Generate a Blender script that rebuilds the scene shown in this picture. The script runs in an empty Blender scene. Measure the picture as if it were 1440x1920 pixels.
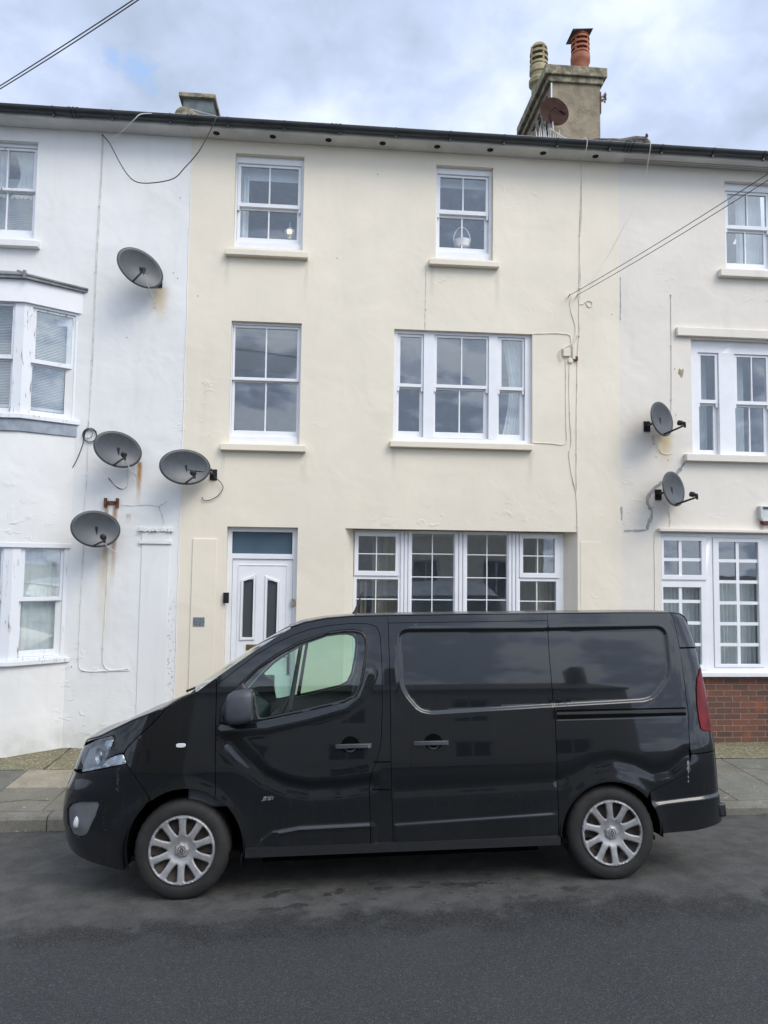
import bpy, bmesh, math, random
import numpy as np
from mathutils import Vector, Matrix
from mathutils.geometry import delaunay_2d_cdt
random.seed(7)
R_ = math.radians
scene = bpy.context.scene
COL = scene.collection
# ------------------------------------------------------------------ camera
F = 1331.0
def _rot(yaw, pitch, roll):
    cy, sy = math.cos(yaw), math.sin(yaw)
    f = np.array([sy, cy, 0.]); r = np.array([cy, -sy, 0.]); u = np.array([0, 0, 1.])
    f2 = f*math.cos(pitch)+u*math.sin(pitch); u2 = u*math.cos(pitch)-f*math.sin(pitch)
    r3 = r*math.cos(roll)+u2*math.sin(roll); u3 = u2*math.cos(roll)-r*math.sin(roll)
    return np.array([r3, -u3, f2])
RM = _rot(R_(4.7), R_(3.8), R_(.75))
CP = np.array([0., -9.2, 2.385])
cam = bpy.data.cameras.new('camera'); camo = bpy.data.objects.new('camera', cam); COL.objects.link(camo)
cam.sensor_width = 36; cam.lens = F/1920*36; cam.clip_start = .1; cam.clip_end = 500
m = Matrix.Identity(4)
for i in range(3):
    m[i][0] = RM[0][i]; m[i][1] = -RM[1][i]; m[i][2] = -RM[2][i]; m[i][3] = CP[i]
camo.matrix_world = m
scene.camera = camo
# ------------------------------------------------------------------ world, sun, exposure
SUNV = Vector((.52, -.62, .85)).normalized()
w = bpy.data.worlds.new('World'); scene.world = w; w.use_nodes = True
nt = w.node_tree; N = nt.nodes; L = nt.links
for n in list(N): N.remove(n)
def wn(t, **k):
    n = N.new(t)
    for a, b in k.items(): setattr(n, a, b)
    return n
def wm(op, a, b=None, c=None):
    n = wn('ShaderNodeMath', operation=op)
    for i, v in enumerate((a, b, c)):
        if v is None: continue
        if isinstance(v, (int, float)): n.inputs[i].default_value = v
        else: L.new(v, n.inputs[i])
    return n.outputs[0]
out = wn('ShaderNodeOutputWorld'); bg = wn('ShaderNodeBackground'); bg.inputs['Strength'].default_value = .1
L.new(bg.outputs[0], out.inputs[0])
sky = wn('ShaderNodeTexSky', sky_type='NISHITA', sun_disc=False)
sky.sun_elevation = math.asin(SUNV.z); sky.sun_rotation = math.atan2(SUNV.x, SUNV.y)
tc = wn('ShaderNodeTexCoord')
sep = wn('ShaderNodeSeparateXYZ'); L.new(tc.outputs['Generated'], sep.inputs[0])
zz = wm('ADD', wm('ABSOLUTE', sep.outputs[2]), .32)
cmb = wn('ShaderNodeCombineXYZ'); L.new(wm('DIVIDE', sep.outputs[0], zz), cmb.inputs[0]); L.new(wm('DIVIDE', sep.outputs[1], zz), cmb.inputs[1])
def wnoise(sc, det, dist, off):
    mp = wn('ShaderNodeMapping'); mp.inputs['Location'].default_value = off; L.new(cmb.outputs[0], mp.inputs[0])
    n = wn('ShaderNodeTexNoise'); n.inputs['Scale'].default_value = sc; n.inputs['Detail'].default_value = det
    n.inputs['Roughness'].default_value = .52; n.inputs['Distortion'].default_value = dist; L.new(mp.outputs[0], n.inputs['Vector'])
    return n.outputs['Fac']
n1 = wnoise(2.3, 9, .35, (3.1, 1.7, 0)); n2 = wnoise(6.5, 8, .5, (8.3, 4.0, 0)); n3 = wnoise(15., 7, .6, (1.3, 7.0, 0))
south = wn('ShaderNodeMapRange'); south.inputs['From Min'].default_value = .1; south.inputs['From Max'].default_value = -.4; south.inputs['To Min'].default_value = .60; south.inputs['To Max'].default_value = 2.8; L.new(sep.outputs[1], south.inputs['Value'])
craw = wm('SUBTRACT', wm('ADD', n1, wm('MULTIPLY', wm('SUBTRACT', wm('ADD', n2, wm('MULTIPLY', n3, .55)), .775), .55)), .5)
ramp = wn('ShaderNodeValToRGB'); L.new(wm('ADD', wm('MULTIPLY', craw, south.outputs[0]), .52), ramp.inputs[0])
cr = ramp.color_ramp; cr.elements[0].position = .34; cr.elements[0].color = (3.5, 4.2, 5.4, 1)
cr.elements[1].position = .66; cr.elements[1].color = (6.9, 7.6, 8.8, 1)
e = cr.elements.new(.5); e.color = (4.75, 5.55, 7.35, 1)
# gaps of blue: where both noises are low
gap = wn('ShaderNodeMapRange'); gap.inputs['From Min'].default_value = .50; gap.inputs['From Max'].default_value = .40
gdir = RM.T @ np.array([(165-720)/F, (150-960)/F, 1.]); gdir = gdir/np.linalg.norm(gdir)
gd = wn('ShaderNodeVectorMath', operation='DOT_PRODUCT'); L.new(tc.outputs['Generated'], gd.inputs[0]); gd.inputs[1].default_value = tuple(gdir)
gr = wn('ShaderNodeMapRange'); gr.inputs['From Min'].default_value = .9995; gr.inputs['From Max'].default_value = .993; gr.inputs['To Min'].default_value = .0; gr.inputs['To Max'].default_value = .30; L.new(gd.outputs['Value'], gr.inputs['Value'])
L.new(wm('ADD', n2, gr.outputs[0]), gap.inputs['Value'])
mixg = wn('ShaderNodeMix', data_type='RGBA'); L.new(gap.outputs[0], mixg.inputs['Factor']); L.new(ramp.outputs[0], mixg.inputs['A'])
skb = wn('ShaderNodeMix', data_type='RGBA', blend_type='ADD'); skb.inputs['Factor'].default_value = 1
L.new(sky.outputs[0], skb.inputs['A']); skb.inputs['B'].default_value = (2.0, 2.9, 4.6, 1)
L.new(skb.outputs['Result'], mixg.inputs['B'])
# thinner, brighter cloud towards the hidden sun
dot = wn('ShaderNodeVectorMath', operation='DOT_PRODUCT'); L.new(tc.outputs['Generated'], dot.inputs[0]); dot.inputs[1].default_value = SUNV
glow = wm('MULTIPLY_ADD', wm('POWER', wm('MAXIMUM', dot.outputs['Value'], 0.), 2.), 1.15, 1.0)
lp = wn('ShaderNodeVectorMath', operation='SCALE'); L.new(mixg.outputs['Result'], lp.inputs[0]); L.new(glow, lp.inputs['Scale'])
L.new(lp.outputs[0], bg.inputs['Color'])
sun = bpy.data.lights.new('sun', 'SUN'); sun.energy = 1.5; sun.angle = R_(30); sun.color = (1, .91, .79)
suno = bpy.data.objects.new('sun', sun); COL.objects.link(suno)
suno.rotation_euler = (-SUNV).to_track_quat('-Z', 'Y').to_euler(); suno.location = (5, -8, 15)
vs = scene.view_settings; vs.view_transform = 'Standard'; vs.look = 'None'; vs.gamma = 1; vs.exposure = .41; vs.use_curve_mapping = False
scene.render.resolution_x = 768; scene.render.resolution_y = 1024

# ------------------------------------------------------------------ measuring helpers (photograph pixel -> point on a real plane)
def ray(px, py): return RM.T @ np.array([(px-720)/F, (py-960)/F, 1.])
def at(px, py, Y=0.):
    d = ray(px, py); t = (Y-CP[1])/d[1]; return CP+t*d
def atp(px, py, p0, n):
    d = ray(px, py); t = np.dot(np.array(p0)-CP, n)/np.dot(d, n); return CP+t*d
def proj(q):
    v = RM @ (np.asarray(q)-CP); return np.array([720+F*v[0]/v[2], 960+F*v[1]/v[2]])
def rect(xl, xr, yt, yb, Y=0.):
    xm, ym = (xl+xr)/2, (yt+yb)/2
    return (at(xl, ym, Y)[0], at(xr, ym, Y)[0], at(xm, yb, Y)[2], at(xm, yt, Y)[2])   # x0,x1,z0,z1

# ------------------------------------------------------------------ materials
def newmat(name):
    m = bpy.data.materials.new(name); m.use_nodes = True
    nt = m.node_tree; b = nt.nodes['Principled BSDF']; return m, nt, b
def nm(nt, op, a, b=None, c=None, clamp=False):
    n = nt.nodes.new('ShaderNodeMath'); n.operation = op; n.use_clamp = clamp
    for i, v in enumerate((a, b, c)):
        if v is None: continue
        if isinstance(v, (int, float)): n.inputs[i].default_value = v
        else: nt.links.new(v, n.inputs[i])
    return n.outputs[0]
def noise(nt, scale, detail=4, rough=.55, vec=None, dist=0., stretch=None):
    n = nt.nodes.new('ShaderNodeTexNoise'); n.inputs['Scale'].default_value = scale; n.inputs['Detail'].default_value = detail
    n.inputs['Roughness'].default_value = rough; n.inputs['Distortion'].default_value = dist
    if vec is None:
        vec = nt.nodes.new('ShaderNodeTexCoord').outputs['Object']
    if stretch:
        mp = nt.nodes.new('ShaderNodeMapping'); mp.inputs['Scale'].default_value = stretch; nt.links.new(vec, mp.inputs[0]); vec = mp.outputs[0]
    nt.links.new(vec, n.inputs['Vector']); return n.outputs['Fac']
def mrange(nt, v, a, b, c=0., d=1.):
    n = nt.nodes.new('ShaderNodeMapRange'); n.inputs[1].default_value = a; n.inputs[2].default_value = b; n.inputs[3].default_value = c; n.inputs[4].default_value = d
    n.interpolation_type = 'SMOOTHSTEP'
    nt.links.new(v, n.inputs[0]); return n.outputs[0]
def mixc(nt, f, a, b):
    n = nt.nodes.new('ShaderNodeMix'); n.data_type = 'RGBA'
    for k, v in (('Factor', f), ('A', a), ('B', b)):
        if isinstance(v, (int, float)): n.inputs[k].default_value = v
        elif isinstance(v, tuple): n.inputs[k].default_value = v if len(v) == 4 else v+(1,)
        else: nt.links.new(v, n.inputs[k])
    return n.outputs['Result']
def bump(nt, b, h, dist, prev=None, strength=1.):
    n = nt.nodes.new('ShaderNodeBump'); n.inputs['Distance'].default_value = dist; n.inputs['Strength'].default_value = strength
    nt.links.new(h, n.inputs['Height'])
    if prev: nt.links.new(prev, n.inputs['Normal'])
    nt.links.new(n.outputs[0], b.inputs['Normal']); return n.outputs[0]
def wpos(nt): 
    g = nt.nodes.new('ShaderNodeNewGeometry'); s = nt.nodes.new('ShaderNodeSeparateXYZ'); nt.links.new(g.outputs['Position'], s.inputs[0])
    return g.outputs['Position'], s.outputs[0], s.outputs[1], s.outputs[2]
def simple(name, col, rough=.5, metal=0., var=.15, vscale=6., bumpd=0., bscale=60., coat=0., spec=.5):
    m, nt, b = newmat(name)
    f = noise(nt, vscale, 5)
    c2 = tuple(max(0, c*(1-var)) for c in col); c1 = tuple(min(1, c*(1+var*.6)) for c in col)
    nt.links.new(mixc(nt, mrange(nt, f, .3, .7), c2, c1), b.inputs['Base Color'])
    b.inputs['Roughness'].default_value = rough; b.inputs['Metallic'].default_value = metal
    b.inputs['Coat Weight'].default_value = coat; b.inputs['Specular IOR Level'].default_value = spec
    if bumpd: bump(nt, b, noise(nt, bscale, 6), bumpd)
    return m
def plaster(name, col, stains=(), lump=1., grime=(.45, .43, .36), grime_amt=.18, spots=0.):
    m, nt, b = newmat(name)
    P, X, Y, Z = wpos(nt)
    big = noise(nt, .55, 5, .6, P); mid = noise(nt, 3.2, 6, .6, P)
    c = mixc(nt, mrange(nt, big, .3, .7), tuple(x*.94 for x in col), tuple(min(1, x*1.03) for x in col))
    streak = noise(nt, 1.6, 6, .65, P, stretch=(2.2, 1, .25))
    c = mixc(nt, nm(nt, 'MULTIPLY', mrange(nt, streak, .52, .8), grime_amt), c, grime)
    c = mixc(nt, nm(nt, 'MULTIPLY', mrange(nt, mid, .6, .78), grime_amt*.7), c, tuple(x*.75 for x in col))
    # splash-back dirt at the foot of the wall
    foot = nm(nt, 'MULTIPLY', mrange(nt, Z, .5, .0), mrange(nt, mid, .35, .7))
    c = mixc(nt, nm(nt, 'MULTIPLY', foot, .35), c, (.33, .33, .25))
    for (cx, ct, hw, hl, rgb, st) in stains:   # runs downward from (cx, ct)
        jit = noise(nt, 9., 4, .6, P, stretch=(1, 1, .5))
        dx = nm(nt, 'ABSOLUTE', nm(nt, 'SUBTRACT', nm(nt, 'MULTIPLY_ADD', nm(nt, 'SUBTRACT', jit, .5), hw*.9, X), cx))
        mx = mrange(nt, dx, hw, hw*.15)
        mz = nm(nt, 'MULTIPLY', mrange(nt, Z, ct-hl, ct-hl*.1), mrange(nt, Z, ct+.03, ct-.01))
        mk = nm(nt, 'MULTIPLY', nm(nt, 'MULTIPLY', mx, mz), nm(nt, 'MULTIPLY', mrange(nt, jit, .2, .5), st))
        c = mixc(nt, mk, c, rgb)
    if spots:
        sp = noise(nt, 22., 5, .7, P)
        band = nm(nt, 'MULTIPLY', mrange(nt, X, -2.17, -2.02), mrange(nt, Z, 2.3, 1.3))
        c = mixc(nt, nm(nt, 'MULTIPLY', nm(nt, 'MULTIPLY', band, mrange(nt, sp, .55, .62)), spots), c, (.25, .25, .25))
    nt.links.new(c, b.inputs['Base Color']); b.inputs['Roughness'].default_value = .62; b.inputs['Specular IOR Level'].default_value = .35
    h1 = noise(nt, 1.3, 3, .5, P, dist=.3); h2 = noise(nt, 5.5, 5, .6, P, dist=.6, stretch=(1, 1, 1.6)); h3 = noise(nt, 55., 4, .6, P)
    where = mrange(nt, noise(nt, .9, 3, .5, P), .53, .70)
    h2r = nm(nt, 'MULTIPLY', mrange(nt, h2, .55, .66), where)
    p1 = bump(nt, b, h1, .024*lump); p2 = bump(nt, b, h2r, .0034*lump, p1); p3 = bump(nt, b, noise(nt, 7., 4, .6, P, dist=.2), .0022*lump, p2); bump(nt, b, h3, .0005, p3)
    return m
RUST = (.42, .21, .06); RUSTL = (.55, .42, .20)
M = {}
M['white_render'] = plaster('white_render', (.785, .785, .765), lump=1.5, spots=.8, stains=[
    (at(262, 868)[0], at(262, 868)[2], .045, .60, RUST, 1.), (at(200, 950)[0], at(200, 950)[2], .038, 1.1, RUST, .9), (at(216, 950)[0], at(216, 950)[2], .042, 1.2, RUST, .9),
    (at(300, 540)[0], at(300, 540)[2], .15, .6, RUSTL, .7), (at(197, 1030)[0], at(197, 1030)[2], .12, 1.5, RUSTL, .38), (at(240, 985)[0], at(240, 965)[2], .05, .14, RUST, .6)])
M['cream_render'] = plaster('cream_render', (.785, .718, .588), lump=.9, grime_amt=.12, stains=[
    (at(398, 890)[0], at(398, 885)[2], .03, .35, RUSTL, .4), (at(1078, 676)[0], at(1078, 676)[2], .035, .1, RUST, .7)]+[(at(x_, y_)[0], at(x_, y_)[2], w_, h_, (.50, .47, .37), .40) for x_, y_, w_, h_ in ((426, 482, .05, .5), (574, 485, .05, .7), (810, 500, .05, .6), (932, 502, .05, .8), (418, 846, .05, .45), (568, 849, .06, .5), (738, 842, .05, .5), (994, 847, .06, .6))])
M['stone_render'] = plaster('stone_render', (.745, .695, .615), lump=1.1, grime_amt=.22, stains=[
    (at(1245, 815)[0], at(1245, 815)[2], .16, .55, RUSTL, .8), (at(1225, 820)[0], at(1225, 818)[2], .03, .14, RUST, .5),
    (at(1428, 985)[0], at(1428, 985)[2], .05, .15, RUST, .6)])
M['cream_sill'] = plaster('cream_sill', (.75, .692, .572), lump=.3, grime_amt=.25)
M['stone_sill'] = plaster('stone_sill', (.76, .71, .63), lump=.3, grime_amt=.3)
M['white_trim'] = plaster('white_trim', (.78, .78, .765), lump=.3, grime_amt=.3)
M['upvc'] = simple('upvc', (.79, .80, .82), .32, var=.03)
M['soffit'] = simple('soffit', (.62, .62, .60), .6, var=.12, vscale=3)
def peeling(name):
    m, nt, b = newmat(name); P, X, Y, Z = wpos(nt)
    s = noise(nt, 10., 6, .7, P, dist=.8, stretch=(3.0, 3., .35)); lo = noise(nt, 1.7, 3, .5, P)
    mask = nm(nt, 'MULTIPLY', mrange(nt, s, .60, .63), mrange(nt, lo, .42, .58))
    c = mixc(nt, mask, (.76, .78, .81), (.22, .19, .16)); c = mixc(nt, nm(nt, 'MULTIPLY', mrange(nt, lo, .5, .8), .3), c, (.55, .55, .5))
    nt.links.new(c, b.inputs['Base Color']); b.inputs['Roughness'].default_value = .5
    bump(nt, b, mask, -.002); return m
M['peeling'] = peeling('peeling_paint')
M['gutter'] = simple('gutter_plastic', (.030, .034, .038), .38, var=.3, vscale=4)
M['slate'] = simple('slate', (.10, .095, .085), .7, var=.5, vscale=5, bumpd=.01, bscale=14)
M['lead'] = simple('lead', (.20, .21, .22), .55, var=.35, vscale=8, bumpd=.004, bscale=9)
M['lead_blue'] = simple('lead_blue', (.30, .34, .39), .5, var=.2, vscale=8, bumpd=.006, bscale=7)
M['chim_render'] = simple('chimney_render', (.27, .225, .155), .85, var=.35, vscale=4.5, bumpd=.010, bscale=24)
M['chim_grey'] = simple('chimney_slate_render', (.13, .155, .16), .8, var=.3, vscale=6, bumpd=.006, bscale=30)
M['lichen'] = simple('lichen_stone', (.27, .24, .165), .9, var=.55, vscale=9, bumpd=.01, bscale=30)
M['rubble'] = simple('rubble', (.13, .115, .10), .95, var=.8, vscale=16, bumpd=.03, bscale=18)
M['terracotta'] = simple('terracotta', (.36, .125, .062), .75, var=.3, vscale=8, bumpd=.002)
M['buff_clay'] = simple('buff_clay', (.34, .29, .16), .75, var=.3, vscale=8, bumpd=.002)
M['rust'] = simple('rusty_steel', (.14, .055, .03), .85, var=.7, vscale=25, bumpd=.004)
M['dish_brown'] = simple('dish_brown', (.060, .034, .027), .9, var=.35, vscale=6, spec=.1)
M['steel_pale'] = simple('galvanised', (.42, .42, .40), .45, metal=.6, var=.2)
M['cable_dark'] = simple('cable_dark', (.035, .035, .037), .6)
M['cable_pale'] = simple('cable_pale', (.70, .70, .67), .6, var=.2)
M['cable_cream'] = simple('cable_cream', (.74, .70, .59), .6, var=.2)
M['black_plastic'] = simple('black_plastic', (.008, .009, .011), .45, var=.2, vscale=15)
M['grey_plastic'] = simple('grey_plastic', (.045, .05, .06), .48, var=.15, vscale=15)
M['grey_plate'] = simple('grey_plate', (.17, .20, .23), .5)
M['dark_hole'] = simple('dark_hole', (.012, .008, .007), .9)
M['filler'] = simple('filler', (.36, .36, .35), .85, var=.25, vscale=9)
M['mortar_patch'] = simple('mortar_patch', (.36, .31, .20), .9, var=.3, vscale=20)
M['curtain'] = simple('curtain', (.74, .76, .75), .9, var=.1)
M['brown_curtain'] = simple('brown_curtain', (.30, .27, .22), .9, var=.1)
M['blind'] = simple('blind', (.66, .68, .68), .5, var=.05)
M['room'] = simple('room_wall', (.20, .19, .18), .9)
M['bounce_wall'] = simple('bounce_wall_paint', (.27, .30, .34), .9); M['bounce_wall_pale'] = simple('bounce_wall_pale', (.50, .55, .62), .9)  # for the added bounce walls; the pale one brightens the ground-floor panes
M['brass'] = simple('brass', (.30, .21, .08), .4, metal=.8)
M['alarm_white'] = simple('alarm_white', (.62, .66, .64), .4)
M['red_lens'] = simple('red_lens', (.12, .008, .008), .2)
def dishmat():
    m, nt, b = newmat('dish_grey')
    v = nt.nodes.new('ShaderNodeTexVoronoi'); v.inputs['Scale'].default_value = 210
    nt.links.new(nt.nodes.new('ShaderNodeTexCoord').outputs['Object'], v.inputs['Vector'])
    f = noise(nt, 3., 4)
    c = mixc(nt, mrange(nt, f, .35, .7), (.062, .070, .080), (.105, .115, .124))
    c = mixc(nt, mrange(nt, v.outputs['Distance'], .42, .28), c, (.045, .05, .057))
    nt.links.new(c, b.inputs['Base Color']); b.inputs['Roughness'].default_value = .42; return m
M['dish'] = dishmat()
def glass(name, tint=(1, 1, 1), f0=.05, rough=.0, wave=.0025):
    """thin pane: see-through, with an angle dependent mirror (Schlick, the same from both sides)"""
    m, nt, b = newmat(name)
    nt.nodes.remove(b); o = nt.nodes['Material Output']
    tr = nt.nodes.new('ShaderNodeBsdfTransparent'); tr.inputs[0].default_value = tint+(1,)
    gl = nt.nodes.new('ShaderNodeBsdfGlossy'); gl.inputs['Roughness'].default_value = rough; gl.inputs[0].default_value = (.95, .97, 1, 1)
    ge = nt.nodes.new('ShaderNodeNewGeometry'); dt = nt.nodes.new('ShaderNodeVectorMath'); dt.operation = 'DOT_PRODUCT'
    nt.links.new(ge.outputs['Incoming'], dt.inputs[0]); nt.links.new(ge.outputs['Normal'], dt.inputs[1])
    c = nm(nt, 'SUBTRACT', 1., nm(nt, 'ABSOLUTE', dt.outputs['Value'])); fr = nm(nt, 'MULTIPLY_ADD', nm(nt, 'POWER', c, 5.), 1-f0, f0, clamp=True)
    mx = nt.nodes.new('ShaderNodeMixShader')
    nt.links.new(fr, mx.inputs[0]); nt.links.new(tr.outputs[0], mx.inputs[1]); nt.links.new(gl.outputs[0], mx.inputs[2])
    nt.links.new(mx.outputs[0], o.inputs[0])
    bp = nt.nodes.new('ShaderNodeBump'); bp.inputs['Distance'].default_value = wave
    nt.links.new(noise(nt, 2.2, 2), bp.inputs['Height']); nt.links.new(bp.outputs[0], gl.inputs['Normal'])
    return m
M['glass'] = glass('window_glass', (.93, .955, .96), .105, wave=.0006)
M['van_glass'] = glass('van_glass', (.66, .84, .74), .06, wave=.0)
M['screen_glass'] = glass('screen_glass', (.82, .92, .86), .07, wave=.0)
M['clear_lens'] = glass('clear_lens', (.85, .9, .92), .14, wave=.0)
def frosted():
    m, nt, b = newmat('frosted_glass'); b.inputs['Base Color'].default_value = (.06, .072, .078, 1); b.inputs['Roughness'].default_value = .22
    bump(nt, b, noise(nt, 70, 3), .002); return m
M['frosted'] = frosted()
M['fan'] = simple('blue_grey_glass', (.065, .105, .14), .25, var=.12, vscale=3)
def brick():
    m, nt, b = newmat('brickwork')
    P, X, Y, Z = wpos(nt)
    cb = nt.nodes.new('ShaderNodeCombineXYZ'); nt.links.new(X, cb.inputs[0]); nt.links.new(Z, cb.inputs[1])
    wob = noise(nt, 6., 3, .5, P); nv = nt.nodes.new('ShaderNodeVectorMath'); nv.operation = 'ADD'
    sc = nt.nodes.new('ShaderNodeCombineXYZ'); nt.links.new(nm(nt, 'MULTIPLY', nm(nt, 'SUBTRACT', wob, .5), .02), sc.inputs[0]); nt.links.new(nm(nt, 'MULTIPLY', nm(nt, 'SUBTRACT', wob, .5), .012), sc.inputs[1])
    nt.links.new(cb.outputs[0], nv.inputs[0]); nt.links.new(sc.outputs[0], nv.inputs[1])
    br = nt.nodes.new('ShaderNodeTexBrick'); nt.links.new(nv.outputs[0], br.inputs['Vector'])
    br.inputs['Scale'].default_value = 1; br.inputs['Brick Width'].default_value = .228; br.inputs['Row Height'].default_value = .077
    br.inputs['Mortar Size'].default_value = .0055; br.inputs['Mortar Smooth'].default_value = .3; br.inputs['Bias'].default_value = -.1
    br.inputs['Color1'].default_value = (.185, .064, .038, 1); br.inputs['Color2'].default_value = (.065, .036, .030, 1); br.inputs['Mortar'].default_value = (.30, .24, .17, 1)
    n = noise(nt, 45, 5, .6, P)
    c = mixc(nt, nm(nt, 'MULTIPLY', mrange(nt, n, .35, .7), .65), br.outputs['Color'], (.10, .072, .058))
    c = mixc(nt, nm(nt, 'MULTIPLY', mrange(nt, noise(nt, 4, 3, .5, P), .55, .75), .4), c, (.33, .10, .045))
    nt.links.new(c, b.inputs['Base Color']); b.inputs['Roughness'].default_value = .85
    inv = nm(nt, 'SUBTRACT', 1., br.outputs['Fac'])
    p = bump(nt, b, inv, .006); bump(nt, b, n, .003, p); return m
M['brick'] = brick()
def asphalt():
    m, nt, b = newmat('asphalt'); P, X, Y, Z = wpos(nt)
    big = noise(nt, .8, 5, .6, P); fine = noise(nt, 150., 3, .7, P)
    v = nt.nodes.new('ShaderNodeTexVoronoi'); v.inputs['Scale'].default_value = 185; nt.links.new(P, v.inputs['Vector'])
    c = mixc(nt, mrange(nt, big, .3, .7), (.027, .030, .030), (.037, .040, .039))
    # dustier strip where cars park, its ragged edge just outside the wheel line
    edge = nm(nt, 'MULTIPLY_ADD', nm(nt, 'SUBTRACT', noise(nt, 2.2, 6, .65, P), .5), .75, Y)
    strip = mrange(nt, edge, -4.52, -4.36)
    c = mixc(nt, nm(nt, 'MULTIPLY', strip, .75), c, mixc(nt, mrange(nt, noise(nt, 5, 5, .6, P), .35, .65), (.06, .058, .052), (.12, .117, .108)))
    # damp band along that edge and oil patches under the van
    band = nm(nt, 'MULTIPLY', mrange(nt, edge, -4.75, -4.55), mrange(nt, edge, -4.22, -4.45))
    c = mixc(nt, nm(nt, 'MULTIPLY', nm(nt, 'MULTIPLY', band, mrange(nt, noise(nt, 3.3, 6, .7, P), .36, .52)), .95), c, (.014, .013, .012))
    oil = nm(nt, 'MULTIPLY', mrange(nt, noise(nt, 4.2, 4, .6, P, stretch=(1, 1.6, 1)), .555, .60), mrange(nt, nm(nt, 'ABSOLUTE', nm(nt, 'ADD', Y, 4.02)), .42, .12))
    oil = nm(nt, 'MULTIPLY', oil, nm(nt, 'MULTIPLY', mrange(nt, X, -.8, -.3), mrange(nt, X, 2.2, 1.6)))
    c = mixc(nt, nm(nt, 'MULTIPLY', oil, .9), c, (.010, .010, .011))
    cs = nt.nodes.new('ShaderNodeSeparateColor'); nt.links.new(v.outputs['Color'], cs.inputs[0])
    c = mixc(nt, nm(nt, 'MULTIPLY', mrange(nt, cs.outputs[0], .55, .95), .6), c, (.11, .112, .108))
    c = mixc(nt, nm(nt, 'MULTIPLY', mrange(nt, cs.outputs[1], .992, 1.), .6), c, (.26, .25, .23))
    c = mixc(nt, nm(nt, 'MULTIPLY', mrange(nt, fine, .5, .3), .5), c, (.012, .013, .014))
    nt.links.new(c, b.inputs['Base Color']); b.inputs['Roughness'].default_value = .78
    p = bump(nt, b, v.outputs['Distance'], -.005); bump(nt, b, fine, .004, p); return m
M['asphalt'] = asphalt()
def slabmat(name, col, moss=.0):
    m, nt, b = newmat(name); P, X, Y, Z = wpos(nt)
    n1 = noise(nt, 2.5, 6, .6, P); n2 = noise(nt, 60, 5, .75, P); n3 = noise(nt, 9, 6, .7, P); n4 = noise(nt, 28, 4, .7, P)
    c = mixc(nt, mrange(nt, n1, .3, .7), tuple(x*.78 for x in col), tuple(x*1.12 for x in col))
    c = mixc(nt, nm(nt, 'MULTIPLY', mrange(nt, n2, .45, .62), .55), c, tuple(x*.45 for x in col))
    c = mixc(nt, nm(nt, 'MULTIPLY', mrange(nt, n4, .60, .70), .5), c, tuple(min(1, x*1.6) for x in col))
    c = mixc(nt, nm(nt, 'MULTIPLY', mrange(nt, n3, .52, .66), .35), c, tuple(x*.55 for x in col))
    sp = mrange(nt, noise(nt, 13, 2, .5, P), .70, .72); c = mixc(nt, nm(nt, 'MULTIPLY', sp, .7), c, (.36, .35, .32))
    if moss > .3:
        vo = nt.nodes.new('ShaderNodeTexVoronoi'); vo.inputs['Scale'].default_value = 34; nt.links.new(P, vo.inputs['Vector'])
        sc_ = nt.nodes.new('ShaderNodeSeparateColor'); nt.links.new(vo.outputs['Color'], sc_.inputs[0])
        c = mixc(nt, nm(nt, 'MULTIPLY', mrange(nt, vo.outputs['Distance'], .5, .2), nm(nt, 'MULTIPLY', mrange(nt, sc_.outputs[0], .3, .9), .75)), c, tuple(min(1, x*1.7) for x in col))
        c = mixc(nt, nm(nt, 'MULTIPLY', mrange(nt, vo.outputs['Distance'], .35, .7), .6), c, (.09, .085, .05))
    if moss:
        c = mixc(nt, nm(nt, 'MULTIPLY', mrange(nt, n3, .38, .62), moss), c, (.105, .105, .05))
        c = mixc(nt, nm(nt, 'MULTIPLY', nm(nt, 'MULTIPLY', mrange(nt, n4, .42, .6), mrange(nt, Y, -.25, -.02)), moss), c, (.06, .065, .03))
    nt.links.new(c, b.inputs['Base Color']); b.inputs['Roughness'].default_value = .88
    p = bump(nt, b, n3, .006); p = bump(nt, b, n4, .006 if moss > .3 else .002, p); bump(nt, b, n2, .003, p); return m
M['slab'] = slabmat('paving_grey', (.185, .17, .135)); M['slab2'] = slabmat('paving_dark', (.15, .145, .125)); M['slab3'] = slabmat('paving_pale', (.31, .275, .205))
M['slab4'] = slabmat('paving_green', (.17, .17, .145), .15)
M['verge'] = slabmat('verge_concrete', (.27, .24, .155), .42); M['kerb'] = slabmat('kerb_stone', (.20, .19, .165), .28)
M['grout'] = simple('joint_dirt', (.045, .042, .03), .95, var=.4, vscale=20)
M['litter'] = simple('litter', (.30, .28, .22), .9, var=.6, vscale=40)
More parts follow.
